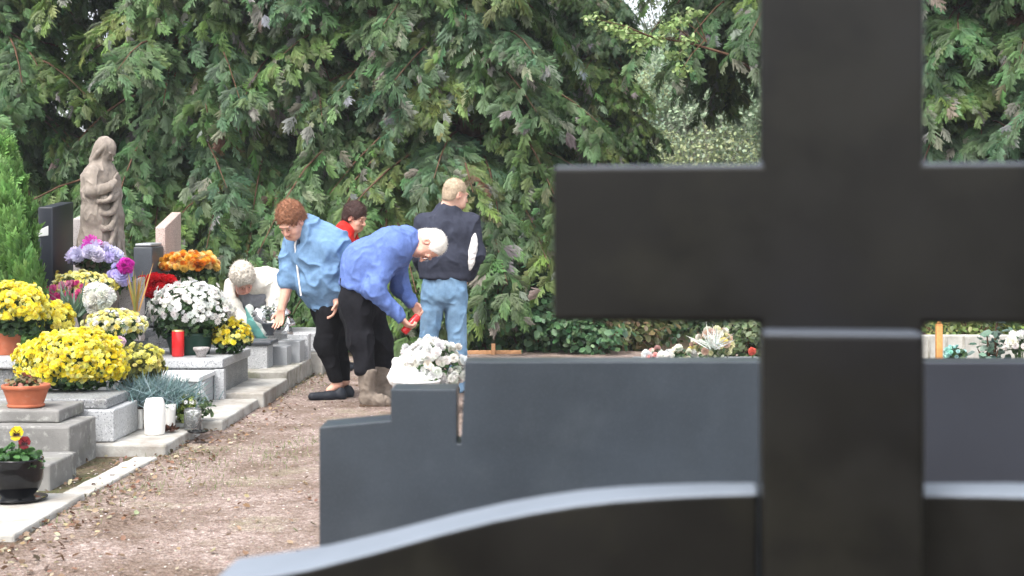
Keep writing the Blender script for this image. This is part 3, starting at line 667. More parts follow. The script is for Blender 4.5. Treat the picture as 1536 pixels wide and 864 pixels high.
# ------------------------------------------------------------------ headstones of the back row (they face the path, so their narrow edges face the viewer)
def stele2(pl, pr, Y0, Y1, t0, t1, m, label, cap=None, z0=.5):
    x0, x1 = xf(pl,Y0), xf(pr,Y0); za, zb = zf(t0,Y0), zf(t1,Y1); t = thing('headstone', ((x0+x1)/2,Y0,z0), label, 'gravestone', 'headstones of the back row')
    V, f = box_geo(x0,x1,Y0,Y1,z0,za,.008); u = ((V[:,1]-Y0)/(Y1-Y0)).clip(0,1); m_ = V[:,2] > (z0+za)/2; V[m_,2] += u[m_]*(zb-za); mk('stone', V, f, M[m], t)
    if cap: V, f = box_geo(x0+.01,x1-.01,Y0+.01,Y1-.01,za+.002,za+.03,.012); V[:,2] += ((V[:,1]-Y0)/(Y1-Y0))*(zb-za)+.002; mk('cap', V, f, M[cap], t)
    return t
def stele(pxl, pxr, ptop_l, ptop_r, Y, z0, thick, m, name, label, rot=0, capm=None, caph=0, side_px=None):
    x0, x1 = xf(pxl,Y), xf(pxr,Y); o = [(x0,z0),(x0,zf(ptop_l,Y)),(x1,zf(ptop_r,Y)),(x1,z0)]
    V, fs = prism_geo(o, Y, Y+thick, .008); c = ((x0+x1)/2, Y, 0)
    if rot: V = rz(V, rot, c)
    t = thing(name, (c[0],Y,z0), label, 'gravestone', 'headstones of the back row'); mk('stone', V, fs, M[m], t)
    if capm:
        o2 = [(x0-.006,zf(ptop_l,Y)+.003),(x0-.006,zf(ptop_l,Y)+caph*.4),(x1+.006,zf(ptop_r,Y)+caph),(x1+.006,zf(ptop_r,Y)+.003)]
        V, fs = prism_geo(o2, Y-.006, Y+thick+.006, .005); V = rz(V, rot, c) if rot else V; mk('cap', V, fs, M[capm], t)
    return t
stele2(57,79,10.9,11.42,311,303,'dark_granite_and_reflection','tall black polished headstone with a slanted top beside the cone shaped shrub')
stele(51,72,357,354,10.9,.5,.10,'slate','headstone','narrow slate headstone with a white slanted cap, in front of the tall black one', rot=.1, capm='pale_top', caph=.085)
stele2(109,124,11.6,12.3,328,312,'beige_granite','rough beige granite headstone half hidden behind the robed statue')
stele2(200,228,12.1,12.5,371,369,'slate','small dark slate headstone with a flat cap, left of the slim pink one', cap='granite_smooth')
stele2(233,248,12.5,13.1,341,318,'pink_granite','slim pink granite headstone with a slanted top behind the orange flowers')
stele(176,212,432,415,10.9,.5,.08,'beige_granite','headstone','small beige stone slab with dry stalks below the statue', rot=-.2)
# ------------------------------------------------------------------ pots, candles, vases
def on(px_, py, Y): return np.array([xf(px_,Y), Y, zf(py,Y)])
def pot_prof(r0, r1, h, rim=.012, th=.008):
    return [(.001,0),(r0,0),(r0*1.0,.004),(r1-rim*.3,h*.78),(r1-rim*.2,h*.8),(r1+rim*.4,h*.82),(r1+rim*.5,h*.98),(r1+rim*.3,h),(r1-th,h),(r1-th*1.3,h*.8),(.001,h*.78)]
t = thing('flower_pot', (-2.335,6.72,.036), 'glossy black round pot on the nearest pale kerb slab, planted with pansies', 'pot')
lathe('pot', [(.001,.0),(.075,.0),(.08,.012),(.07,.022),(.095,.05),(.115,.1),(.119,.15),(.113,.185),(.118,.192),(.118,.2),(.108,.2),(.106,.185),(.001,.18)], ORG[t], M['black_glaze'], t, 40)
lathe('soil', [(.001,.19),(.105,.186)], ORG[t], M['soil'], t)
lathe('saucer', [(.001,-.0),(.10,-.0),(.135,.012),(.137,.017),(.1,.008),(.001,.006)], ORG[t], M['black_glaze'], t, 40)
def pansy(name, c, r, top, face, label):
    z = nrm([.05,-1,.35]); t = thing(name, c, label, 'flower'); x = nrm(np.cross([0,0,1.],z)); y = np.cross(z,x); Vs, Fs, Cs, k = [], [], [], 0
    for ang, ln, wd, col, dz in ((70,1.0,.62,top,-.02),(110,1.0,.62,top,-.02),(10,.95,.55,top,0),(170,.95,.55,top,0),(270,1.05,.75,face,.02)):
        d = x*math.cos(RAD(ang))+y*math.sin(RAD(ang)); s = np.cross(z,d); row = []
        for u, ww in ((0,.12),(.35,.55),(.7,.95),(.92,.7),(1.02,.28)):
            for v in (-1,-.33,.33,1):
                Vs.append(np.asarray(c)+r*(d*ln*(u-.12*abs(v)*u)+s*wd*ww*v+z*(.12*u*u+dz+.06*math.sin(v*5+ang))))
                Cs.append(np.array((.03,.005,.008)) if (u < .45 and ang not in (70,110)) else np.array(col))
        for i in range(4):
            for j in range(3): Fs.append((k+i*4+j,k+i*4+j+1,k+i*4+j+5,k+i*4+j+4))
        k += 20
    mk('petals', np.array(Vs), np.array(Fs), M['petal'], t, smooth=True, col=np.array(Cs))
    V, f = tube_geo([np.asarray(c), np.asarray(c)+np.array([.005,.02,-.03]), np.asarray(c)+np.array([.0,.03,-.13])], .003, 5)
    mk('stalk', V, f, M['stalk'], t); return t
M['stalk'] = mat('stalk_green', (.06,.12,.035), .6, .3, var=.1)
pansy('pansy', on(25,650,6.70), .036, (.80,.62,.02), (.75,.55,.02), 'yellow pansy with a dark face in the black pot')
pansy('pansy', on(37,664,6.66), .032, (.20,.012,.018), (.14,.008,.012), 'dark red pansy below the yellow one in the black pot')
def leafy(name, c, r, n, cols, size, parent=None, label=None, cat_='plant', mat_='leaf', up=.5):
    t = parent or thing(name, c, label, cat_); V, f, C = cards(n, c, r, size, cols, .25, up); V[:,2] = np.maximum(V[:,2], c[2]-r[2]*.9) if parent is None else V[:,2]
    return mk('foliage', V, f, M[mat_], t, col=C)
pl = thing('pansy_plant', on(30,706,6.72), 'green leafy pansy plant filling the black pot', 'plant'); V, f, C = cards(220, ORG[pl]+np.array([0,0,.045]), (.115,.10,.075), .05, [(.06,.16,.04),(.10,.22,.06),(.05,.12,.04)], .2, .6); mk('foliage', V, f, M['leaf'], pl, col=C)
t = thing('flower_bowl', (xf(39,8.1),8.1,.319), 'round terracotta bowl with a small withered plant on the dark grave step', 'pot')
lathe('bowl', pot_prof(.092,.128,.128), ORG[t], M['terracotta'], t, 36); lathe('foot_rim', [(.09,0),(.10,.002),(.105,.012),(.096,.02)], ORG[t], M['terracotta'], t)
pl = thing('withered_plant', ORG[t]+np.array([0,0,.1]), 'small withered plant with reddish tips in the terracotta bowl', 'plant'); V, f, C = cards(150, ORG[pl]+np.array([0,0,.03]), (.105,.09,.05), .035, [(.10,.13,.05),(.07,.10,.04),(.30,.10,.07),(.20,.15,.07)], .2, .8); mk('foliage', V, f, M['leaf'], pl, col=C)
# vases, candles
def grave_candle(c, r, h, m, lab, lid=True, name='grave_candle'):
    t = thing(name, c, lab, 'candle'); lathe('body', [(.001,0),(r*.9,0),(r,.008),(r,h*.93),(r*.9,h*.97),(.001,h*.97)], c, M[m], t)
    if lid: lathe('lid', [(r*.96,h*.93),(r*.98,h*.985),(r*.8,h),(.001,h)], c, M['gold'], t)
    return t
grave_candle(np.array([xf(267,10.95),10.95,.379]), .047, .205, 'red_plastic', 'red grave candle standing on the slab before the white chrysanthemum')
t = thing('vase', (xf(232,8.78),8.78,.071), 'tall white rounded vase on the pale footing below the grey lavender', 'vase'); lathe('body', [(.001,0),(.058,0),(.062,.01),(.066,.1),(.064,.18),(.055,.21),(.05,.222),(.044,.222),(.044,.19),(.001,.19)], ORG[t], M['white_plastic'], t, 32)
t = thing('vase', (xf(255,8.98),8.98,.071), 'smaller white fluted vase right of the tall white one', 'vase'); lathe('body', [(.001,0),(.03,0),(.032,.02),(.036,.12),(.04,.165),(.035,.165),(.001,.14)], ORG[t], M['white_plastic'], t, 10)
grave_candle(np.array([xf(210,9.02),9.02,.071]), .018, .13, 'white_plastic', 'thin pale candle between the granite block and the tall white vase', False)
t = thing('stone_bowl', (xf(302,10.9),10.9,.379), 'small stone bowl beside the red candle', 'bowl'); lathe('bowl', [(.001,0),(.035,0),(.038,.02),(.055,.05),(.062,.056),(.062,.075),(.05,.075),(.045,.06),(.001,.05)], ORG[t], M['beige_granite'], t, 20)
t = thing('glass_jar', (xf(289,8.98),8.98,.074), 'clear glass jar filled with white pebbles on the footing corner', 'jar'); lathe('glass', [(.001,0),(.052,0),(.055,.006),(.055,.12),(.048,.135),(.045,.135),(.052,.118),(.051,.01),(.001,.008)], ORG[t], M['glass'], t)
for i in range(14):
    th = rng.random()*6.28; q = ORG[t]+np.array([math.cos(th)*.03*(i>2), math.sin(th)*.03*(i>2), .018+.007*i]); V, f = lathe_geo([(.001,-.011),(.014,-.007),(.017,0),(.013,.008),(.001,.011)], q, 10); mk('pebble', V, f, M['white_plastic'], t, smooth=True)
t = thing('saucer', (xf(297,8.86),8.86,.071), 'flat dark saucer at the corner of the pale footing', 'saucer'); lathe('dish', [(.001,0),(.05,0),(.066,.008),(.066,.012),(.05,.006),(.001,.005)], ORG[t], M['black_glaze'], t)
# ------------------------------------------------------------------ flowers
def floret(kind):
    V, Fc, pc = [], [], []
    def petal(a, r0, r1, wd, z0, z1, c0, c1):
        k = len(V); d = np.array([math.cos(a), math.sin(a), 0]); s = np.array([-d[1], d[0], 0])
        for r, ww, z, c in ((r0,.5,z0,c0),((r0+r1)*.55,1.,z0+(z1-z0)*.4,(c0+c1)/2),(r1,.45,z1,c1)):
            V.append(d*r-s*wd*ww*.5+[0,0,z]); V.append(d*r+s*wd*ww*.5+[0,0,z]); pc.extend([c,c])
        Fc.append((k,k+1,k+3,k+2)); Fc.append((k+2,k+3,k+5,k+4))
    if kind == 'mum':
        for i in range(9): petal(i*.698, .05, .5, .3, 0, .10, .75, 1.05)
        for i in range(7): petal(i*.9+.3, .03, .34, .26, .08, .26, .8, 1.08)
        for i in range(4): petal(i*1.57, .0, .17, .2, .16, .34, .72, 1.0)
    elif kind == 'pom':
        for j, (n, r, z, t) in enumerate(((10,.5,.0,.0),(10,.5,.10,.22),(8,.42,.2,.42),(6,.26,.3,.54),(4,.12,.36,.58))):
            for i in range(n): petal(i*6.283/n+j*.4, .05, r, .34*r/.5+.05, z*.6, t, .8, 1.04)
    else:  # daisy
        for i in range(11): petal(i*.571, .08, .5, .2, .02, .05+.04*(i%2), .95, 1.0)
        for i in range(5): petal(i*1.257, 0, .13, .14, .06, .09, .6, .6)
    return np.array(V), np.array(Fc), np.array(pc)
FL = {k: floret(k) for k in ('mum','pom','daisy')}
def bloom_dome(P, Nn, size, cols, kind, tilt=.35):
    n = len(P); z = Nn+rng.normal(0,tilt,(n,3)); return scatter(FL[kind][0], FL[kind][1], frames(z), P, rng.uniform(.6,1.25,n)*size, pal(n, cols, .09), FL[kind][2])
def dome_pts(n, c, r, zlo=-.35):
    d = rng.normal(size=(n*4,3)); d /= np.linalg.norm(d,axis=1)[:,None]; d = d[d[:,2] > zlo][:n]
    lump = .90+.22*(vn(d*3.1+rng.random()*50)-.5)+.05*rng.normal(size=len(d))
    return np.asarray(c)+d*np.asarray(r)*lump[:,None], d/np.asarray(r)*min(r)
def mum(name, c, r, n, size, cols, label, group=None, kind='mum', zlo=-.3, fol=((.045,.095,.03),(.06,.12,.04),(.03,.07,.028)), nf=700, base=None, lsize=.05, petal_frac=1.0):
    c = np.asarray(c, float); r = np.asarray(r, float); base = c[2]-r[2] if base is None else base
    t = thing(name, (c[0],c[1],base), label, 'flowers', group)
    P, Nn = dome_pts(n, c, r, zlo)
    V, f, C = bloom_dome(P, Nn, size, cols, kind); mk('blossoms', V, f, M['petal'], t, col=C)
    V, f, C = cards(nf, c+np.array([0,0,-.12*r[2]]), r*np.array([.9,.9,.93]), lsize, fol, .35, .3); V[:,2] = np.maximum(V[:,2], base+.004); mk('foliage', V, f, M['leaf'], t, col=C)
    st = []
    for i in range(9):
        q = P[i*len(P)//9]; st.append(tube_geo([(c[0],c[1],base), (c+q)/2*np.array([1,1,1])-[0,0,.03], q], [.006,.004,.003], 4))
    mk('stems', *cat(st), M['stalk'], t); return t
YEL = [(.95,.84,.09),(.95,.88,.20),(.93,.78,.05),(.95,.91,.36)]
PALEY = [(.88,.84,.36),(.90,.88,.55),(.84,.76,.22)]
WHITE = [(.88,.88,.86),(.86,.86,.82),(.90,.89,.84)]
mum('chrysanthemum', (xf(106,8.98),9.0,.50), (.355,.31,.215), 2200, .035, YEL, 'widest yellow chrysanthemum cushion, on the granite grave behind the terracotta bowl', 'chrysanthemums', nf=1100, base=.326, zlo=-.55)
mum('chrysanthemum', (xf(284,11.2),11.22,.71), (.345,.31,.255), 620, .052, WHITE, 'large white daisy chrysanthemum dome behind the red candle', 'chrysanthemums', 'daisy', nf=1300, base=.40, zlo=-.25)
t = thing('flower_pot', (xf(284,11.2),11.22,.379), 'dark green plastic pot under the white chrysanthemum dome', 'pot'); lathe('pot', pot_prof(.15,.19,.17), ORG[t], M['green_plastic'], t)
mum('chrysanthemum', (xf(350,11.3),11.25,.51), (.17,.17,.145), 230, .042, [(.93,.84,.14),(.88,.84,.3),(.85,.7,.05)], 'small yellow chrysanthemum at the right foot of the white one', 'chrysanthemums', nf=330, base=.379)
mum('chrysanthemum', (xf(18,9.6),9.6,.80), (.265,.24,.20), 1150, .034, YEL, 'yellow chrysanthemum in the terracotta pot at the left edge below the cone shrub', 'chrysanthemums', nf=700, base=.62)
t = thing('flower_pot', (xf(8,9.6),9.6,.501), 'straight sided terracotta pot at the left edge under a yellow chrysanthemum', 'pot'); lathe('pot', pot_prof(.088,.105,.155), ORG[t], M['terracotta'], t)
mum('chrysanthemum', (xf(84,10.0),10.0,.70), (.12,.13,.135), 130, .062, [(.90,.84,.2),(.86,.70,.04)], 'smaller pale yellow chrysanthemum right of the potted one at the left edge', 'chrysanthemums', nf=320, base=.501)
t = mum('chrysanthemum', (xf(125,10.7),10.7,.91), (.255,.2,.13), 300, .045, PALEY, 'pale yellow chrysanthemum with a magenta row, at the feet of the robed statue', 'chrysanthemums', nf=500, base=.55)
P, Nn = dome_pts(90, (xf(112,10.55),10.55,.86), (.235,.2,.10), -.5); P = P[P[:,1] < 10.6]; V, f, C = bloom_dome(P, P*0+[0,-1,.3], .058, [(.42,.03,.16),(.55,.08,.24),(.5,.2,.3)], 'mum'); mk('magenta_blossoms', V, f, M['petal'], t, col=C)
mum('chrysanthemum', (xf(176,10.1),10.05,.66), (.215,.2,.125), 330, .044, PALEY+WHITE[:1], 'creamy yellow chrysanthemum just left of the big white dome', 'chrysanthemums', nf=500, base=.501)
mum('chrysanthemum', (xf(208,9.35),9.36,.45), (.185,.17,.145), 120, .044, [(.80,.74,.16),(.70,.66,.22),(.86,.8,.3)], 'loose olive yellow chrysanthemum above the grey lavender', 'chrysanthemums', nf=520, base=.262, fol=((.16,.18,.05),(.22,.23,.07),(.12,.14,.05)))
mum('chrysanthemum', (xf(288,12.5),12.4,1.05), (.27,.22,.115), 260, .058, [(.80,.40,.04),(.88,.62,.16),(.66,.20,.02),(.9,.74,.36)], 'orange and yellow chrysanthemum in front of the slim pink headstone', 'chrysanthemums', 'pom', nf=380, base=.88, zlo=-.1)
t = thing('plant_stand', (xf(288,12.5),12.4,.62), 'grey stone plant stand carrying the orange chrysanthemum, behind the white dome', 'stand'); lathe('column', [(.001,0),(.16,0),(.16,.03),(.10,.05),(.09,.18),(.12,.22),(.15,.25),(.15,.28),(.001,.28)], ORG[t], M['beige_granite'], t)
mum('red_flowers', (xf(238,11.9),11.9,.86), (.155,.14,.10), 90, .10, [(.62,.012,.02),(.72,.02,.03),(.5,.01,.02)], 'bright red flowers left of the big white dome', None, 'pom', nf=120, base=.62)
mum('lilac_flowers', (xf(145,11.0),11.0,1.12), (.185,.15,.10), 60, .10, [(.74,.71,.86),(.80,.78,.90),(.66,.63,.85)], 'lilac pompom bouquet at the hem of the robed statue', None, 'pom', nf=120, base=.9, zlo=-.1)
mum('magenta_flowers', (xf(141,11.0),11.0,1.215), (.07,.06,.035), 9, .10, [(.72,.10,.55),(.80,.3,.66)], 'magenta blossoms crowning the lilac bouquet', None, 'pom', nf=12, base=1.13, zlo=0)
mum('lilac_flowers', (xf(180,10.8),10.8,1.0), (.05,.05,.11), 14, .10, [(.55,.5,.86),(.62,.58,.9)], 'narrow lilac spray hanging at the right of the statue', None, 'pom', nf=40, base=.86, zlo=-.8)
def ball_flower(c, r, cols, label, name):
    t = thing(name, c-np.array([0,0,r]), label, 'flower'); P, Nn = dome_pts(110, c, (r,r,r), -1); V, f, C = bloom_dome(c+(P-c)*.8, Nn, r*.75, cols, 'pom', .15); mk('petals', V, f, M['petal'], t, col=C)
    mk('stem', *tube_geo([c, c+np.array([.01,.02,-r*1.6]), c+np.array([0,.04,-r*3.2])], .008, 5), M['stalk'], t); return t
ball_flower(on(189,399,10.75), .056, [(.72,.06,.52),(.62,.04,.45)], 'round magenta blossom at the right of the statue foot', 'ball_flower')
ball_flower(on(148,447,10.2), .098, WHITE, 'big round white artificial blossom in the middle of the yellow flowers', 'ball_flower')
ball_flower(on(180,513,9.25), .034, [(.78,.55,.66),(.85,.68,.75)], 'single small pale pink blossom at the right end of the widest yellow cushion', 'ball_flower')
mum('small_flowers', (xf(80,11.0),11.0,.95), (.07,.07,.09), 40, .045, [(.80,.5,.05),(.75,.66,.12)], 'small orange yellow flowers beside the narrow slate headstone', None, nf=90, base=.55)
def blades(name, c, r, h, n, cols, label, L=.25, wdt=.012, cat_='plant', spread=.9, parts='blades'):
    c = np.asarray(c, float); t = thing(name, c, label, cat_); T = np.stack([c[0]+rng.normal(0,r*.35,n), c[1]+rng.normal(0,r*.35,n), np.full(n, c[2])+rng.random(n)*h], 1)
    Z = np.stack([rng.normal(0,spread,n), rng.normal(0,spread,n), np.full(n,.75)], 1); bv2 = np.array([(-.5,0,0),(.5,0,0),(.45,0,.5),(-.45,0,.5),(.06,0,1),(-.06,0,1)]); bf2 = np.array([(0,1,2,3),(3,2,4,5)])
    ln = rng.uniform(.6,1.1,n)*L; S = np.stack([np.full(n,wdt), ln, ln], 1); V, f, C = scatter(bv2, bf2, frames(Z), T, S, pal(n, cols, .12)); V[:,2] = np.maximum(V[:,2], c[2]); mk(parts, V, f, M['leaf'], t, col=C); return t
blades('lavender', (xf(234,9.12),9.15,.21), .30, .09, 1500, [(.17,.26,.27),(.22,.31,.32),(.13,.21,.2)], 'spreading blue grey lavender tuft above the tall white vase', .17, .007)
blades('dry_stalks', on(203,470,10.7), .03, .02, 14, [(.42,.22,.05),(.5,.3,.1),(.3,.3,.08)], 'brown dry stalks leaning on the small beige slab', .36, .014, spread=.22)
blades('grassy_leaves', on(110,475,10.3), .12, .03, 90, [(.10,.17,.11),(.15,.22,.16)], 'arching grey green leaves between the yellow flowers and the white ball', .3, .02)
mum('small_plant', (xf(278,9.05),9.08,.20), (.075,.07,.10), 16, .03, WHITE, 'small lime green plant with white buds right of the lavender', None, 'daisy', nf=260, base=.074, lsize=.032, fol=((.22,.30,.05),(.30,.36,.08),(.14,.22,.05)))
leafy('ground_plant', np.array([xf(285,9.4),9.45,.16]), np.array([.16,.08,.09]), 200, [(.08,.14,.06),(.12,.18,.08)], .045, None, 'low green plant behind the glass jar')
blades('dead_leaves', (-2.14,8.9,.075), .05, .01, 30, [(.07,.03,.02),(.12,.05,.03)], 'dark withered leaf clump at the foot of the small vase', .05, .02)
# cone shrub
def cone_shrub(x, Y, z0, H, Rr, label):
    t = thing('cone_shrub', (x,Y,z0), label, 'shrub'); n = 4200; u = rng.random(n)**.8; a = rng.random(n)*6.28; rr = Rr*(1-u)**.75*(.5+.5*rng.random(n)**.4)*(1+.25*np.sin(a*5+u*9))
    P = np.stack([x+np.cos(a)*rr, Y+np.sin(a)*rr, z0+.04+u*H*.93], 1); outd = np.stack([np.cos(a),np.sin(a),a*0], 1)
    yv = outd*.45+np.array([0,0,1.])+rng.normal(0,.22,(n,3)); yv /= np.linalg.norm(yv,axis=1)[:,None]; tang = np.stack([-np.sin(a),np.cos(a),a*0],1)+rng.normal(0,.5,(n,3)); zz = np.cross(tang, yv); zz /= np.linalg.norm(zz,axis=1)[:,None]
    Mx = np.stack([np.cross(yv,zz), yv, zz], -1); V, f, C = scatter(SP[0][0], SP[0][1], Mx, P, rng.uniform(.08,.17,n), pal(n, [(.15,.30,.075),(.19,.35,.10),(.11,.24,.06)], .14), SP[0][2])
    mk('foliage', V, f, M['conifer'], t, col=C); mk('trunk', *tube_geo([(x,Y,z0-.02),(x,Y,z0+H*.8)], [.03,.008], 6), M['bark'], t)
cone_shrub(xf(2,10.35), 10.35, .3, 1.68, .34, 'bright green cone shaped shrub at the left edge')
# things on the far small grave
t = thing('wrapped_bouquet', on(408,492,12.9), 'silver foil wrapped bouquet under the hands of the white haired woman', 'bouquet')
for k in range(9):
    an = k*.7; d = np.array([math.cos(an)*.17, math.sin(an)*.08, .10+.05*(k%3)]); V, f = lathe_geo([(.001,0),(.02,.03),(.055,.10),(.03,.085)], ORG[t]+d*.5, 7); V = ORG[t]+(V-ORG[t])@np.array(Matrix.Rotation((k-4)*.28,3,'Y'))+(fbm(V*40,2)-.5)[:,None]*.03; mk('foil', V, f, M['silver'], t)
V, f, C = cards(70, ORG[t]+np.array([0,0,.13]), (.18,.08,.09), .045, [(.25,.33,.25),(.5,.52,.5),(.12,.2,.12)], .2, .4); mk('foliage', V, f, M['leaf'], t, col=C)
t = thing('urn', on(405,503,12.62), 'small dark urn on the slate cap below the reaching hand', 'urn'); lathe('urn', [(.001,0),(.04,0),(.03,.02),(.06,.06),(.075,.1),(.08,.11),(.07,.11),(.001,.09)], ORG[t], M['slate'], t)
# white chrysanthemum with wrapped pot right of the old man
t = thing('wrapped_pot', (xf(624,10.3),10.3,0), 'white wrapped flower pot in front of the old man, half behind the stepped gravestone', 'pot'); lathe('pot', [(.001,0),(.15,0),(.155,.01),(.172,.245),(.178,.25),(.178,.262),(.165,.262),(.16,.24),(.001,.23)], ORG[t], M['white_wrap'], t)
m = mum('chrysanthemum', (xf(646,10.45),10.5,.345), (.25,.2,.205), 210, .062, WHITE, 'white pompom chrysanthemum bulging from the white wrapped pot by the old man', 'chrysanthemums', 'pom', nf=420, base=.02, zlo=-.7, fol=((.07,.17,.04),(.10,.22,.06),(.05,.11,.04)))
S = SDF(.011); o = np.array([xf(612,10.3),10.3,.27]); S.ell(o+[.03,.14,-.01],(.175,.13,.115),k=.05); S.cone(o+[.04,.12,.08],o+[.13,.10,.215],.10,.025,.05); S.cone(o+[.0,.12,.05],o+[-.09,.08,.12],.08,.02,.05); V, Q = S.build(); V = folds(V, Q, .034, (10,10,5), 3, .004)
tag(mk('wrapping_sheet', V, Q, M['white_wrap'], smooth=True), 'crumpled white wrapping sheet around the white chrysanthemum by the old man', 'wrapping')
# ------------------------------------------------------------------ behind the stepped gravestone
t = thing('grave', (xf(1040,12.4),12.7,0), 'low grey grave under the pale bouquets left of the cross pillar', 'grave'); rock_box('slab', (xf(960,12.4),xf(1160,12.4),12.2,13.2,0,.20), M['granite_mid'], t, .1, .002); rock_box('kerb', (xf(955,12.4),xf(1165,12.4),12.1,12.19,0,.14), M['concrete'], t, .1, .004)
mum('bouquet', (xf(985,12.4),12.4,.26), (.11,.1,.07), 34, .07, WHITE+[(.8,.45,.42)], 'white and salmon pink bouquet at the left end of the pale flowers', None, 'pom', nf=60, base=.2)
mum('bouquet', (xf(1022,12.5),12.5,.25), (.12,.1,.075), 26, .07, [(.80,.80,.62),(.84,.84,.76)], 'cream white bouquet left of the tall bouquet', None, 'pom', nf=70, base=.2)
mum('bouquet', (xf(1068,12.5),12.5,.34), (.17,.14,.17), 40, .07, [(.80,.78,.5),(.82,.7,.25),(.84,.84,.72),(.7,.5,.42)], 'tall cream and yellow bouquet beside the cross pillar', None, 'pom', nf=200, base=.2, fol=((.10,.17,.07),(.5,.53,.42),(.2,.27,.12)))
blades('white_ribbons', (xf(1070,12.3),12.3,.33), .1, .05, 46, [(.72,.74,.72),(.6,.66,.6)], 'white ribbons arching out of the tall bouquet', .22, .014, 'ribbon')
ball_flower(on(1128,527,12.3), .03, [(.75,.2,.15)], 'small salmon red blossom beside the cross pillar', 'ball_flower')
shrub('leafy_shrub', xf(1110,15.2), 15.2, .5, .4, .5, 700, [(.10,.15,.06),(.15,.19,.09),(.07,.11,.05)], .07, 'low grey green shrub behind the tall bouquet beside the cross pillar', 'shrubs at the foot of the evergreens')
t = thing('low_wall', (xf(1470,14.2),14.2,0), 'low pale grey board marked concrete wall right of the cross pillar', 'wall'); rock_box('panel', (xf(1383,14.2),xf(1700,14.2),14.2,14.34,0,zf(503,14.2)), M['concrete'], t, .12, .004)
for k in range(9): x = xf(1392+k*26,14.2); box('rib', (x,x+.018,14.185,14.2+.003,0,zf(504,14.2)), M['concrete_rough'], t, .003)
t = thing('wooden_post', (xf(1408,13.6),13.6,0), 'orange brown wooden post in front of the low grey wall', 'post'); V, f = box_geo(xf(1404,13.6),xf(1413,13.6),13.57,13.63,0,zf(486,13.6),.006); mk('post', V, f, M['wood_orange'], t); lathe('knob', [(.001,0),(.024,.0),(.02,.02),(.001,.035)], (xf(1408.5,13.6),13.6,zf(486,13.6)), M['wood_orange'], t)
shrub('eucalyptus', xf(1488,13.2), 13.2, .26, .15, .62, 130, [(.10,.17,.13),(.16,.24,.2),(.06,.11,.08)], .085, 'grey green round leaved eucalyptus spray in front of the low wall', None)
mum('bouquet', (xf(1530,13.0),13.0,.33), (.12,.1,.10), 34, .07, WHITE, 'white bouquet at the right edge before the low wall', None, 'pom', nf=60, base=.02)
mum('small_flowers', (xf(1433,13.3),13.3,.2), (.10,.1,.09), 40, .045, [(.42,.72,.68),(.55,.8,.76)], 'pale turquoise flowers at the foot of the low wall', None, 'pom', nf=90, base=.01)
shrub('hedge_plant', xf(1460,15.0), 15.0, 1.1, .3, .58, 1500, [(.15,.20,.05),(.22,.24,.08),(.10,.15,.04)], .06, 'olive green hedge plant showing above the low grey wall', None, stems=30)
t = thing('edging_board', (xf(755,16.0),16.0,0), 'reddish wooden edging boards where the path meets the evergreens', 'edging'); box('board', (xf(700,16.0),xf(782,16.0),16.0,16.035,0,.045), M['wood'], t, .004, rot=.05); box('peg', (xf(737,15.96),xf(743,15.96),15.93,15.965,0,.125), M['wood'], t, .004)
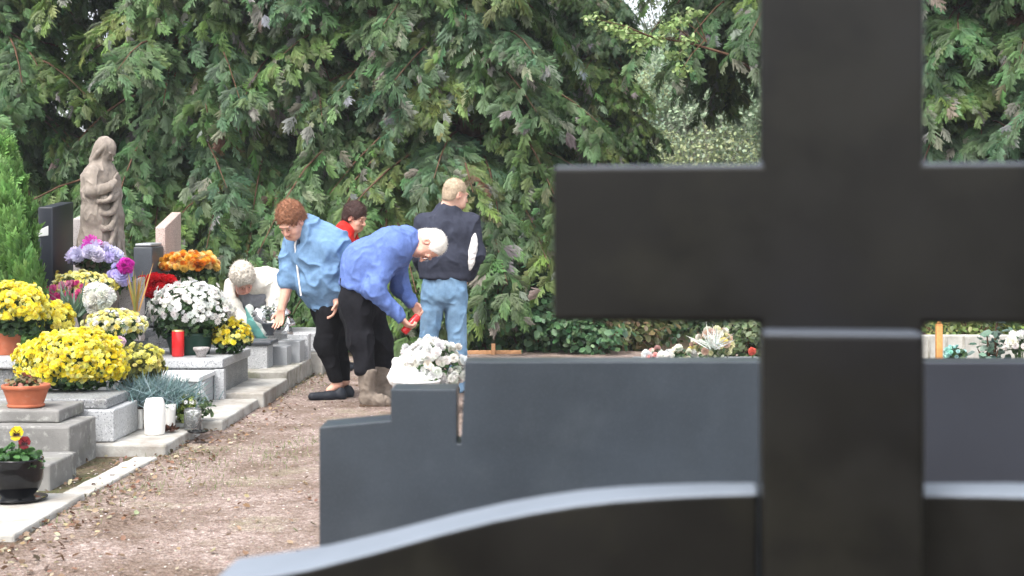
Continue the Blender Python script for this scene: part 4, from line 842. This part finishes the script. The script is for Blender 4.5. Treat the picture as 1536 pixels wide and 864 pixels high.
# ================================================================== people
SKIN = (.56,.33,.25)
class Head:
    def __init__(s, o, f, u0=(0,0,1), sc_=1.0):
        s.o = np.asarray(o, float); s.f = nrm(f); u = np.asarray(u0, float); s.u = nrm(u-s.f*(u@s.f)); s.r = np.cross(s.f, s.u); s.k = sc_
        s.M = np.stack([s.r, s.f, s.u], 1)
    def p(s, x, y, z): return s.o+s.k*(s.r*x+s.f*y+s.u*z)
    def body(s, S, fat=1.0, nose=1.0):
        k, e = s.k, lambda c, r, kk=.03, sub=False: S.ell(s.p(*c), np.array(r)*s.k, s.M, kk, sub)
        e((0,-.015,.03),(.074,.094,.086)); e((0,.03,-.035),(.063*fat,.060,.085)); e((0,.062,-.100),(.030*fat,.028,.024),.03)
        for g in (-1,1):
            e((g*.038,.062,-.042),(.027*fat,.026,.028),.02); e((g*.036,.060,-.085),(.022*fat,.03,.022),.03)
        S.cone(s.p(-.034,.086,.020), s.p(.034,.086,.020), .012*k, k=.012)
        for g in (-1,1): e((g*.031,.103,-.003),(.016,.012,.010),.010,True)
        for g in (-1,1): e((g*.031,.080,-.003),(.014,.013,.012),.004)
        S.cone(s.p(0,.090,.004), s.p(0,.113*nose,-.034), .008*k, .0125*k, .008)
        for g in (-1,1): e((g*.012,.100,-.038),(.009,.010,.008),.006)
        S.cone(s.p(-.020,.088,-.064), s.p(.020,.088,-.064), .0065*k, k=.004); S.cone(s.p(-.016,.087,-.075), s.p(.016,.087,-.075), .0075*k, k=.004)
        for g in (-1,1):
            e((g*.076,-.008,-.010),(.010,.022,.033),.006); e((g*.083,-.002,-.006),(.006,.011,.017),.004,True)
    def colours(s, V, tint=SKIN):
        L = (V-s.o)@s.M/s.k; C = np.tile(np.array(tint), (len(V),1))
        def blob(c, r, col, a):
            d = np.sqrt((((L-np.array(c))/np.array(r))**2).sum(1)); w = (np.clip(1.4-d,0,1)*a)[:,None]; C[:] = C*(1-w)+np.array(col)*w
        blob((0,.09,-.07),(.024,.03,.011),(.42,.12,.10),.8)
        for g in (-1,1): blob((g*.042,.07,-.04),(.02,.03,.02),(.60,.26,.20),.5); blob((g*.033,.095,.022),(.020,.02,.0055),(.17,.09,.05),.8); blob((g*.08,-.005,-.01),(.02,.03,.035),(.60,.25,.19),.5)
        blob((0,.11,-.032),(.014,.02,.016),(.62,.25,.19),.5)
        return C
    def eyes(s, parent):
        for g in (-1,1):
            V, f = lathe_geo([(.0001,-.0055*s.k),(.004*s.k,-.004*s.k),(.0055*s.k,0),(.004*s.k,.004*s.k),(.0001,.0055*s.k)], s.p(g*.031,.0915,-.003), 8); mk('eye', V, f, M['eye'], parent, smooth=True)
    def hair(s, parent, m, thick=.014, amp=.008, freq=55, front=.045, nape=-.06, side=.0, seed=1, top=0, name='hair', strands=2600, slen=.03):
        S = SDF(.0045); k = s.k
        S.ell(s.p(0,-.022,.034+top*.5), np.array((.076+thick,.093+thick,.087+thick+top))*k, s.M, .02)
        S.ell(s.p(0,-.055,-.03), np.array((.062+thick*.8,.055+thick*.6,.07))*k, s.M, .03)
        S.ell(s.p(0,.105,-.055+front-.045), np.array((.072+side,.085,.105))*k, s.M, .012, True)
        for g in (-1,1): S.ell(s.p(g*.085,.012,-.02), np.array((.03,.032,.042))*k, s.M, .01, True)
        S.cut(s.p(0,0,nape), -s.u+.25*s.f, .012)
        V, Q = S.build(); N = normals(V, Q); L = (V-s.o)@s.M
        V = V+N*(amp*((1-np.abs(2*fbm(L*freq*np.array([1,.7,.7])+seed,3)-1))-.55)*2)[:,None]
        # loose strands so the outline is soft
        n = strands; i = r_h.integers(len(V), size=n); P, n_ = V[i], N[i]
        fl = (-s.u*.7-s.f*.25)[None]+r_h.normal(0,.5,(n,3)); fl = fl-n_*(fl*n_).sum(1)[:,None]; d = n_*r_h.uniform(.15,.75,(n,1))+fl; d /= np.linalg.norm(d,axis=1)[:,None]
        sd = np.cross(d, r_h.normal(size=(n,3))); sd /= np.linalg.norm(sd,axis=1)[:,None]; ln = r_h.uniform(.4,1.1,(n,1))*slen; P = P-n_*.003
        VV = np.stack([P-sd*.0016, P+sd*.0016, P+d*ln+sd*.0007, P+d*ln-sd*.0007], 1).reshape(-1,3); QQ = np.arange(4*n).reshape(n,4)+len(V)
        return mk(name, np.concatenate([V,VV]), np.concatenate([Q,QQ]), M[m], parent, smooth=True)
r_h = np.random.default_rng(3)
def hand(S, wr, d, pn, hd, curl=(.5,.6,.4), sc_=1.0, spread=.12):
    """palm, four unequal fingers and a thumb; d: wrist to knuckles, pn: the way fingers curl, hd: +1/-1 thumb side."""
    d = nrm(d); pn = nrm(np.asarray(pn)-d*(np.asarray(pn)@d)); sd = np.cross(d, pn)*hd; wr = np.asarray(wr, float); k = sc_
    for i, off in enumerate((.030,.010,-.011,-.030)):
        kn = wr+k*(d*(.088-.004*abs(i-1))+sd*off); S.cone(wr+k*(d*.008+sd*off*.55), kn, .0155*k, .0115*k, .014)
        dd = nrm(d+sd*off/.03*spread); ln = (.078,.086,.080,.062)[i]*k; p = kn; an = 0
        for j, (fr, rr) in enumerate(((.46,.0098),(.30,.0088),(.24,.0076))):
            an += curl[j]*(1+.12*(i-1)); v = dd*math.cos(an)+pn*math.sin(an); q = p+v*ln*fr; S.cone(p, q, rr*k, rr*.9*k, .004); p = q
    b = wr+k*(d*.03+sd*.026); q = b+k*.042*nrm(d*.75+sd*.65+pn*.35); r_ = q+k*.032*nrm(d*.9+sd*.1+pn*.45); S.cone(wr+k*(d*.015+sd*.012), b, .016*k, .0145*k, .014); S.cone(b, q, .0135*k, .0105*k, .008); S.cone(q, r_, .0102*k, .0085*k, .004)
def cloth_piece(name, S, m, parent, amp=.008, freq=(9,9,5), seed=0, fine=.0015, rel=1):
    V, Q = S.build(); V = relax(V, Q, rel); V = folds(V, Q, amp*1.15, freq, seed, fine); V = relax(V, Q, 1, .5); return mk(name, V, Q, M[m], parent, smooth=True)
def shoe(name, toe, heel, m, parent, h=.075, wd=.045, top=None):
    toe, heel = np.asarray(toe,float), np.asarray(heel,float); S = SDF(.006); d = nrm(toe-heel); up = np.array([0,0,1.])
    S.cone(heel+d*.035+up*wd*.95, heel+d*.13+up*wd*.8, wd*.95, wd*.85, .03); S.cone(heel+d*.13+up*wd*.8, toe-d*.045+up*.034, wd*.9, .034, .03)
    S.cone(heel+d*.04+up*.03, heel+d*.045+up*h, wd*.9, wd*.8, .02)
    S.cut(heel+up*.002, -up, .004)
    if top: S.cut(heel+up*top, up, .006)
    V, Q = S.build(); return mk(name, V, Q, M[m], parent, smooth=True)
def J(px_, py, Y): return W(px_, py, Y)

# ---------------------------------------------------------------- old man in the blue fleece
Y0 = 11.0; lat = np.array([0,1.,0])
t = thing('person', (xf(560,Y0),Y0,0), 'white haired man in royal blue fleece and suede boots, bending over a red candle', 'person', 'people tending the graves')
hd = Head(J(643,368,Y0-.01), (-.16,-.26,-1), (1,-.05,-.1), 1.1)
pel, mid, che, nek = J(539,436,Y0), J(550,396,Y0), J(590,371,Y0), J(617,362,Y0)
nW, fW = J(601,476,Y0-.17), J(618,455,Y0+.06)
nE, fE = J(561,434,Y0-.25), J(601,432,Y0+.22)
nS, fS = J(586,380,Y0-.19), J(598,378,Y0+.19)
nK, fK = J(541,508,Y0-.10), J(572,512,Y0+.14)
nA, fA = J(553,588,Y0-.10), J(577,577,Y0+.16)
nH, fH = J(535,446,Y0-.09), J(548,446,Y0+.10)
S = SDF(.0055); hd.body(S, 1.06, 1.02); S.cone(hd.p(0,-.03,-.06), nek+np.array([-.04,0,0]), .062, .066, .04)
S.chain([pel,mid,che,nek],[.11,.11,.11,.065],.05); S.chain([nS,nE,nW],[.05,.04,.028],.02); S.chain([fS,fE,fW],[.05,.04,.028],.02); S.cone(nS,che,.05,.08,.04); S.cone(fS,che,.05,.08,.04)
S.chain([nH,nK,nA],[.08,.06,.04]); S.chain([fH,fK,fA],[.08,.06,.04])
hand(S, nW, (.52,.22,-.62), (.75,.5,.45), -1, (.5,.75,.5), 1.02); hand(S, fW, (.62,-.35,-.72), (-.25,-.8,-.3), -1, (.45,.7,.5), 1.02)
V, Q = S.build(); b = mk('body', V, Q, M['skin'], t, smooth=True, col=hd.colours(V, (.60,.33,.25))); hd.eyes(t)
hd.hair(t, 'hair_white', .005, .003, 70, .085, -.07, .004, 2, slen=.02)
for g in (-1,1): mk('glasses_lens', *lathe_geo([(.012,-.001),(.021,-.002),(.022,0),(.021,.002),(.012,.001)], hd.p(g*.032,.106,-.006), 12), M['silver'], t)
S = SDF(.008); S.slab(pel, mid, .135, .15, lat, .10, .10, .08); S.slab(mid, che, .15, .135, lat, .10, .12, .08); S.slab(che, nek+np.array([-.03,0,.005]), .13, .078, lat, .11, .03, .07)
hem0, hem1 = J(503,425,Y0), J(578,447,Y0); hn = np.array([(hem1-hem0)[2],0,-(hem1-hem0)[0]]); S.cut((hem0+hem1)/2, hn if hn[2] < 0 else -hn, .02)
S.ell(mid+np.array([.02,0,-.07]), (.16,.17,.11), k=.06)
S.chain([nS+np.array([-.02,.03,0]),nE,nW-nrm(nW-nE)*.01],[.092,.075,.050],.05); S.chain([fS+np.array([-.02,-.03,0]),fE,fW-nrm(fW-fE)*.01],[.092,.072,.050],.05)
S.ell(hd.p(0,.01,-.14),(.05,.075,.07),hd.M,.01,True)
cloth_piece('fleece', S, 'blue_fleece', t, .013, (11,11,8), 4, .0012)
V, f = lathe_geo([(.068,-.018),(.078,-.012),(.08,.012),(.070,.018)], (0,0,0), 24); ax = nrm(hd.p(0,-.03,-.09)-nek); fr = frames(ax[None])[0]; mk('collar', V@fr.T+nek+ax*.012, f, M['navy_dark'], t, smooth=True)
S = SDF(.008); S.slab(pel+np.array([0,0,.03]), J(538,460,Y0), .13, .125, lat, .09, .09, .06); S.chain([nH+[.0,0,-.03],nK,J(548,552,Y0-.10)],[.125,.098,.082],.05); S.chain([fH+[0,0,-.03],fK,J(577,548,Y0+.16)],[.125,.092,.078],.05)
S.cut(J(540,560,Y0), (0.08,0,-1), .015); cloth_piece('trousers', S, 'black_cloth', t, .018, (8,8,5), 8, .001)
for K, A, dx in ((nK,nA,0),(fK,fA,0)):
    S = SDF(.006); g = np.array([A[0],A[1],0]); S.cone(g+[-.012,0,.26], g+[-.006,0,.09], .076, .056, .02); S.cone(g+[-.01,0,.05], g+[.10,-.01,.045], .055, .048, .04); S.cone(g+[.08,-.01,.042], g+[.145,-.015,.036], .045, .036, .03); S.cut(g+[0,0,.004], (0,0,-1), .004); S.cut(g+[0,0,.285], (0,0,1), .006)
    o = cloth_piece('boot', S, 'boot', t, .009, (14,14,10), 3)
    V, f = box_geo(g[0]-.068,g[0]+.178,g[1]-.052,g[1]+.048,0,.018,.008); mk('sole', V, f, M['soil'], o)
ca, cb = J(605,499,Y0-.10), J(627,474,Y0-.05); ax = nrm(cb-ca); fr = frames(ax[None])[0]; L = np.linalg.norm(cb-ca)
t2 = thing('grave_candle', ca, 'red grave candle held in both hands by the old man', 'candle'); V, f = lathe_geo([(.001,0),(.026,.003),(.030,.012),(.030,L*.9),(.026,L*.95),(.001,L*.96)], (0,0,0), 20); mk('body', V@fr.T+ca, f, M['red_plastic'], t2, smooth=True)
V, f = lathe_geo([(.028,L*.92),(.029,L*.98),(.022,L*1.02),(.001,L*1.02)], (0,0,0), 20); mk('lid', V@fr.T+ca, f, M['red_plastic'], t2, smooth=True)

# ---------------------------------------------------------------- red haired woman in light blue
Y0 = 11.4; fw = nrm([-.75,-.66,0]); lat = np.array([-.66,.75,0])
t = thing('person', (xf(500,Y0),Y0,0), 'red haired woman in light blue fleece and black leggings, reaching down to a grave', 'person', 'people tending the graves')
hd = Head(J(437,332,Y0-.22), (-.36,-.62,-.66), (0,0,1), 1.1)
pel, bel, che, nek = J(500,462,Y0+.06), J(489,420,Y0), J(480,372,Y0-.04), J(459,344,Y0-.14)
rS, rE, rW = J(441,366,Y0+.06), J(432,424,Y0-.02), J(422,464,Y0-.08)
lS, lE, lW = J(508,368,Y0-.1), J(520,414,Y0-.08), J(505,451,Y0-.18)
nK, nA = J(489,515,Y0-.06), J(506,577,Y0-.02); fK, fA = J(505,515,Y0+.12), J(517,572,Y0+.14)
nH, fH = J(496,470,Y0-.08), J(508,470,Y0+.16)
S = SDF(.0055); hd.body(S, 1.14, .96); S.cone(hd.p(0,-.03,-.06), nek, .062, .07, .04); S.chain([pel,bel,che,nek],[.12,.13,.11,.07],.05)
S.chain([rS,rE,rW],[.055,.050,.032],.02); S.chain([lS,lE,lW],[.055,.048,.032],.02); S.cone(rS,che,.05,.08,.04); S.cone(lS,che,.05,.08,.04); S.chain([nH,nK,nA],[.085,.06,.040]); S.chain([fH,fK,fA],[.085,.06,.040])
S.cone(nA, nA+[-.06,-.02,-.045], .036, .03, .02); S.cone(fA, fA+[-.06,-.02,-.045], .036, .03, .02)
hand(S, rW, (-.14,-.12,-1), (-.25,-.95,.1), 1, (.25,.35,.25), 1.0); hand(S, lW, (-.12,-.25,-1), (-.9,-.2,0), -1, (.35,.45,.3), 1.0)
V, Q = S.build(); mk('body', V, Q, M['skin'], t, smooth=True, col=hd.colours(V, (.62,.35,.26))); hd.eyes(t)
hd.hair(t, 'hair_red', .013, .009, 62, .056, -.045, .0, 5, .012)
S = SDF(.008); S.slab(pel+[0,0,.04], bel, .165, .185, lat, .05, .07, .08); S.slab(bel, che, .185, .16, lat, .07, .11, .08); S.slab(che, nek+[.01,.01,-.01], .15, .085, lat, .10, .02, .07)
S.ell(che+fw*.07+[0,0,-.07], (.15,.15,.11), k=.06)
h0, h1 = J(454,445,Y0-.1), J(503,459,Y0); S.cut(J(484,463,Y0), (.12,.08,-1), .03)
S.chain([rS,rE+[0,0,.01]],[.098,.082],.05); S.chain([lS,lE,lW+(lE-lW)*.35],[.098,.08,.066],.05); S.cut(rE+[0,0,-.02], (-.05,0,-1), .0) if False else None
S.ell(hd.p(0,.02,-.145),(.055,.08,.06),hd.M,.01,True)
cloth_piece('fleece', S, 'light_blue', t, .024, (7,7,7), 11, .0012)
# zip and collar
zp = [nek+fw*.075+[0,0,-.015], che+fw*.235+[0,0,.02], bel+fw*.265+[0,0,.06], bel+fw*.235+[0,0,-.12]]; zz = [zp[0]]
for i in range(3): zz += [zp[i]*(1-u)+zp[i+1]*u for u in (.33,.66,1)]
mk('zip', *tube_geo(zz, .008, 6), M['white_lining'], t)
S = SDF(.008); S.slab(pel+[0,0,.02], J(503,472,Y0+.04), .15, .14, lat, .05, .05, .06); S.chain([nH,nK,nA],[.115,.085,.052],.05); S.chain([fH,fK,fA],[.115,.085,.052],.05); S.cut(J(505,573,Y0), (0,0,-1), .008)
cloth_piece('leggings', S, 'black_leggings', t, .010, (10,10,7), 13, .0008)
shoe('shoe', [xf(464,Y0)-.0,Y0-.14,0], [xf(519,Y0),Y0-.02,0], 'shoe', t, .07, .042, .10); shoe('shoe', [xf(482,Y0),Y0+.02,0], [xf(530,Y0+.14),Y0+.15,0], 'shoe', t, .07, .042, .10)

# ---------------------------------------------------------------- young man seen from behind
Y0 = 11.85; lat = nrm([1,.18,0])
t = thing('person', (xf(668,Y0),Y0,0), 'fair haired man in dark sweater and pale jeans standing with his back turned', 'person', 'people tending the graves')
hd = Head(J(684,291,Y0), (.80,.50,-.22), (.08,0,1), 1.0)
nek, che, mid, pel = J(671,316,Y0+.01), J(670,346,Y0+.02), J(668,392,Y0), J(667,428,Y0)
lS, rS = J(637,334,Y0), J(705,334,Y0+.02); rE, rW = J(713,380,Y0+.02), J(703,412,Y0+.14); lE, lW = J(631,384,Y0+.12), J(640,412,Y0+.24)
lH, rH = J(652,436,Y0), J(683,436,Y0); lK, rK = J(643,508,Y0-.02), J(686,512,Y0+.0); lA, rA = J(634,578,Y0), J(684,578,Y0+.02)
S = SDF(.0055); hd.body(S, 1.0, 1.0); S.cone(hd.p(0,-.035,-.05), nek, .058, .066, .04); S.chain([pel,mid,che,nek],[.11,.11,.11,.07],.05); S.chain([lS,lE,lW],[.05,.04,.03]); S.chain([rS,rE,rW],[.05,.04,.03]); S.cone(lS,che,.05,.08,.04); S.cone(rS,che,.05,.08,.04); S.chain([lH,lK,lA],[.085,.06,.045]); S.chain([rH,rK,rA],[.085,.06,.045])
hand(S, rW, (-.3,.6,-.8), (-1,0,0), -1, (.4,.6,.4)); hand(S, lW, (.3,.7,-.7), (1,0,0), 1, (.4,.6,.4))
V, Q = S.build(); mk('body', V, Q, M['skin'], t, smooth=True, col=hd.colours(V, (.62,.38,.29))); hd.eyes(t); hd.hair(t, 'hair_blond', .006, .003, 80, .065, -.055, .0, 9, slen=.016)
S = SDF(.008); S.slab(pel+[0,0,.03], mid, .118, .118, lat, .09, .09, .06); S.slab(mid, che, .118, .12, lat, .09, .105, .06); S.slab(che, nek+[0,0,-.02], .115, .07, lat, .105, .03, .07); S.cut(J(668,419,Y0), (-.02,0,-1), .02)
S.chain([lS,lE,lW],[.086,.07,.052],.05); S.chain([rS,rE,rW],[.088,.074,.055],.05)
cloth_piece('sweater', S, 'navy_knit', t, .013, (8,8,6), 21, .0012)
V, f = lathe_geo([(.062,-.018),(.071,-.01),(.071,.012),(.064,.018)], nek+[.004,0,.014], 24); mk('collar', V, f, M['navy_dark'], t, smooth=True)
S = SDF(.006); q0, q1, q2 = J(711,352,Y0-.075), J(706,380,Y0-.09), J(703,404,Y0-.04); fr_ = frames(nrm(q2-q0)[None])[0]; S.ell((q0+q2)/2+[.01,0,0], (.034,.036,.158), fr_); cloth_piece('sleeve_panel', S, 'white_lining', t, .006, (20,20,20), 2)
S = SDF(.008); S.slab(pel+[0,0,.05], J(667,440,Y0), .112, .112, lat, .07, .075, .05); S.chain([lH,lK,lA+[0,0,-.02]],[.103,.078,.080],.02); S.chain([rH,rK,rA+[0,0,-.02]],[.103,.078,.080],.02); S.cut(J(665,588,Y0), (0,0,-1), .008)
cloth_piece('jeans', S, 'denim', t, .013, (10,10,7), 25, .001)
for A in (lA, rA): shoe('shoe', [A[0]+.03,A[1]+.2,0], [A[0],A[1]-.08,0], 'shoe', t, .07, .045)

# ---------------------------------------------------------------- woman in red behind
Y0 = 14.0; lat = nrm([.35,.94,0])
t = thing('person', (xf(515,Y0),Y0,0), 'dark haired woman in a red jacket, half hidden behind the two people in blue', 'person', 'people tending the graves')
hd = Head(J(533,326,Y0), (.86,-.40,-.34), (0,0,1), 1.08)
nek, che, pel = J(522,350,Y0+.02), J(512,378,Y0+.04), J(508,440,Y0+.05)
nS, fS, nE, fE, nW, fW = J(512,364,Y0-.17), J(518,362,Y0+.2), J(508,404,Y0-.2), J(520,404,Y0+.24), J(526,432,Y0-.14), J(532,430,Y0+.16)
nH, fH, nK, fK, nA, fA = J(506,445,Y0-.07), J(510,445,Y0+.12), J(506,500,Y0-.07), J(512,500,Y0+.12), J(505,546,Y0-.07), J(511,546,Y0+.12)
S = SDF(.006); hd.body(S, 1.0, 1.02); S.cone(hd.p(0,-.035,-.05), nek, .056, .065, .04); S.chain([pel,che,nek],[.11,.11,.07],.05); S.chain([nS,nE,nW],[.05,.04,.03]); S.chain([fS,fE,fW],[.05,.04,.03]); S.cone(nS,che,.05,.08,.04); S.cone(fS,che,.05,.08,.04); S.chain([nH,nK,nA],[.08,.06,.045]); S.chain([fH,fK,fA],[.08,.06,.045])
hand(S, nW, (.8,.2,-.6), (0,.8,-.3), -1); hand(S, fW, (.8,-.2,-.6), (0,-.8,-.3), 1)
V, Q = S.build(); mk('body', V, Q, M['skin'], t, smooth=True, col=hd.colours(V, (.52,.29,.21))); hd.eyes(t); hd.hair(t, 'hair_brown', .016, .006, 45, .05, -.055, 0, 12, .006)
S = SDF(.009); S.slab(pel, che, .14, .145, lat, .08, .11, .06); S.slab(che, nek+[-.02,0,.02], .14, .085, lat, .10, .05, .06); S.chain([nS,nE,nW],[.09,.075,.055],.05); S.chain([fS,fE,fW],[.09,.075,.055],.05); S.cut(pel+[0,0,-.02], (0,0,-1), .02); S.ell(hd.p(0,.02,-.15),(.05,.07,.06),hd.M,.01,True)
cloth_piece('jacket', S, 'red_jacket', t, .012, (8,8,6), 31)
V, f = lathe_geo([(.07,-.03),(.082,-.02),(.086,.02),(.076,.035)], nek+[.005,-.005,.02], 20); mk('collar', V, f, M['navy_dark'], t, smooth=True)
S = SDF(.01); S.slab(pel, J(508,455,Y0+.03), .13, .125, lat, .06, .07, .05); S.chain([nH,nK,nA],[.105,.08,.065],.03); S.chain([fH,fK,fA],[.105,.08,.065],.03); S.cut([0,0,.05],(0,0,-1),.008); cloth_piece('trousers', S, 'black_cloth', t, .01, (8,8,6), 33)
for A in (nA, fA): shoe('shoe', [A[0]+.18,A[1]-.05,0], [A[0]-.07,A[1],0], 'shoe', t)

# ---------------------------------------------------------------- white haired woman bent low
Y0 = 13.45; lat = nrm([1,.2,0])
t = thing('person', (xf(392,Y0+.4),Y0+.45,0), 'woman with curly white hair in a cream cardigan, bent low behind the small grave', 'person', 'people tending the graves')
hd = Head(J(364,419,Y0-.1), (.42,-.52,-.88), (0,-.4,1), 1.1)
nek, che, mid, pel = J(384,423,Y0+.04), J(389,428,Y0+.18), J(396,436,Y0+.4), J(399,446,Y0+.66)
rS, lS = J(352,432,Y0+.10), J(411,426,Y0+.14); rE, rW = J(350,474,Y0+.02), J(384,490,Y0-.10); lE, lW = J(414,470,Y0+.05), J(404,492,Y0-.10)
gz = lambda p, z: np.array([p[0],p[1],z]); rH, lH = J(388,452,Y0+.62), J(410,452,Y0+.62); rK, lK = gz(rH,.46)+[0,-.06,0], gz(lH,.46)+[0,-.06,0]; rA, lA = gz(rH,.08), gz(lH,.08)
S = SDF(.006); hd.body(S, 1.08, .98); S.cone(hd.p(0,-.035,-.05), nek, .058, .065, .04); S.chain([pel,mid,che,nek],[.11,.11,.11,.07],.05); S.chain([rS,rE,rW],[.05,.042,.03]); S.chain([lS,lE,lW],[.05,.042,.03]); S.cone(rS,che,.05,.08,.04); S.cone(lS,che,.05,.08,.04); S.chain([rH,rK,rA],[.085,.06,.045]); S.chain([lH,lK,lA],[.085,.06,.045])
hand(S, rW, (.5,-.2,-.7), (.6,0,-.4), 1); hand(S, lW, (-.3,-.3,-.8), (-.7,0,-.3), -1)
V, Q = S.build(); mk('body', V, Q, M['skin'], t, smooth=True, col=hd.colours(V, (.62,.32,.25))); hd.eyes(t); hd.hair(t, 'hair_grey', .022, .013, 40, .055, -.06, .002, 15, .008)
S = SDF(.009); S.slab(pel+[0,0,.02], mid, .15, .16, lat, .07, .09, .06); S.slab(mid, che, .16, .155, lat, .09, .10, .06); S.slab(che, nek+[0,0,-.01], .145, .085, lat, .09, .04, .06); S.chain([rS,rE,rW],[.105,.085,.055],.06); S.chain([lS,lE,lW],[.105,.085,.055],.06); S.ell(hd.p(0,.05,-.16),(.06,.09,.08),hd.M,.02,True); S.cut(pel+[0,.05,0],(0,.6,-.8),.02)
cloth_piece('cardigan', S, 'cream_wool', t, .014, (8,8,8), 41, .003)
S = SDF(.009); S.slab(che+[-.02,-.06,-.11], mid+[-.02,-.1,-.14], .11, .11, lat, .06, .06, .05); cloth_piece('shirt', S, 'grey_shirt', t, .012, (9,9,9), 43)
S = SDF(.01); S.slab(pel, (rH+lH)/2, .14, .14, lat, .07, .07, .05); S.chain([rH,rK,rA],[.11,.085,.07],.03); S.chain([lH,lK,lA],[.11,.085,.07],.03); S.cut([0,0,.06],(0,0,-1),.008); cloth_piece('trousers', S, 'navy_dark', t, .01, (8,8,6), 45)
for A in (rA, lA): shoe('shoe', [A[0],A[1]-.2,0], [A[0],A[1]+.07,0], 'shoe', t)
# striped bag she leans on, standing on the grave ledge
t = thing('striped_bag', (xf(382,13.1),13.1,.351), 'pale green and white striped bag beside the white haired woman', 'bag'); S = SDF(.007); o = ORG[t]; S.chain([o+[-.05,0,.30],o+[-.01,0,.16],o+[.07,0,.05]],[.035,.05,.06],.04); S.cut(o,(0,0,-1),.004); V, Q = S.build(); V = folds(V,Q,.008,(14,14,14),5)
s_ = ((V-o)@nrm([.5,0,.35]))*26; C = np.where((np.sin(s_) > .2)[:,None], np.array([[.20,.50,.46]]), np.array([[.72,.74,.70]])); mk('bag', V, Q, M['petal'], t, smooth=True, col=C)

# ================================================================== stone statue
Y0 = 11.2
def SJ(px_, py, dy=0): return W(px_, py, Y0+dy)
t = thing('statue', SJ(152,398), 'weathered brown stone statue of a bearded robed figure with bowed head', 'statue')
hd = Head(SJ(158,227), (.84,-.34,-.52), (0,0,1), .80)
S = SDF(.005); hd.body(S, .95, 1.1); e = lambda c, r, k=.02: S.ell(hd.p(*c), np.array(r)*hd.k, hd.M, k)
e((0,-.025,.04),(.086,.104,.094)); e((0,-.075,-.04),(.066,.05,.10),.03); e((0,-.08,-.12),(.05,.03,.07),.02)
for g in (-1,1): S.chain([hd.p(g*.07,.02,.06), hd.p(g*.085,-.01,-.03), hd.p(g*.075,-.03,-.13), hd.p(g*.07,-.03,-.20)], [.016,.019,.02,.014], .008)
S.chain([hd.p(0,.072,-.10), hd.p(0,.085,-.14)], [.026,.012], .012)
b = [(145,402,.160,.115),(147,362,.138,.105),(148,325,.128,.100),(147,292,.118,.092),(146,268,.115,.085),(149,256,.070,.055)]
fd = nrm([.86,-.5,0]); la = np.array([.5,.86,0])
for (x0,y0,r0,w0),(x1,y1,r1,w1) in zip(b[:-1],b[1:]): S.slab(SJ(x0+6,y0), SJ(x1+4,y1), r0*.78, r1*.78, la, w0*.75, w1*.75, .05)
S.cone(SJ(152,252), hd.p(0,-.02,-.08), .05, .045, .03)
S.chain([SJ(143,258,-.10), SJ(138,288,-.15), SJ(164,281,-.14), SJ(172,272,-.08)], [.050,.050,.034,.020], .012)
S.chain([SJ(160,256,.12), SJ(168,288,.13), SJ(172,274,.02)], [.05,.046,.026], .03)
for i in range(4): S.cone(SJ(170+i*.6,273-i*2.0,-.05), SJ(176,268-i*2.6,-.01), .009, .007, .004)
# swags of cloth falling across the front
def swag(p, q, sag, r, n=9):
    pts = [np.asarray(p)*(1-u)+np.asarray(q)*u+np.array([0,0,-sag*4*u*(1-u)])+fd*.07*math.sin(math.pi*u)+np.array([0,-.03*math.sin(math.pi*u),0]) for u in np.linspace(0,1,n)]
    S.chain(pts, [r*(.75+.4*math.sin(math.pi*u)) for u in np.linspace(0,1,n)], .004)
swag(SJ(128,285,-.08), SJ(176,290,-.05), .06, .020); swag(SJ(128,300,-.09), SJ(176,300,-.06), .11, .021); swag(SJ(130,315,-.09), SJ(175,308,-.06), .17, .020); swag(SJ(132,335,-.09), SJ(174,318,-.06), .23, .019); swag(SJ(136,300,-.12), SJ(168,288,-.1), .04, .016)
for x0, x1, dy in ((138,134,-.11),(147,144,-.125),(156,158,-.12),(165,170,-.10),(172,181,-.04),(176,187,.02)): S.chain([SJ((x0+x1)/2,348,dy+.01), SJ(x1,400,dy-.01)], [.012,.026], .012)
S.cut(SJ(150,400), (0,0,-1), .004)
V, Q = S.build(); V = folds(V, Q, .011, (15,15,6), 51, .0015); mk('figure', V, Q, M['statue'], t, smooth=True)
rock_box('pedestal', (xf(128,Y0),xf(184,Y0),Y0-.14,Y0+.16,.555,SJ(150,400)[2]), M['statue'], t, .1, .003)

# ================================================================== thin haze added to lift the dark gaps
V, f = box_geo(-60,60,-12,62,-1,14,0); hz = mk('haze', V, f, None, org=np.zeros(3)); tag(hz, kind='stuff')
hm = bpy.data.materials.new('added_haze'); hm.use_nodes = True; nt = hm.node_tree; nt.nodes.remove(nt.nodes['Principled BSDF'])
pv_ = nt.nodes.new('ShaderNodeVolumePrincipled'); pv_.inputs['Color'].default_value = (.9,.95,1,1); pv_.inputs['Density'].default_value = .0008
nt.links.new(pv_.outputs[0], nt.nodes['Material Output'].inputs['Volume']); hz.data.materials.append(hm)
sc.cycles.volume_bounces = 0
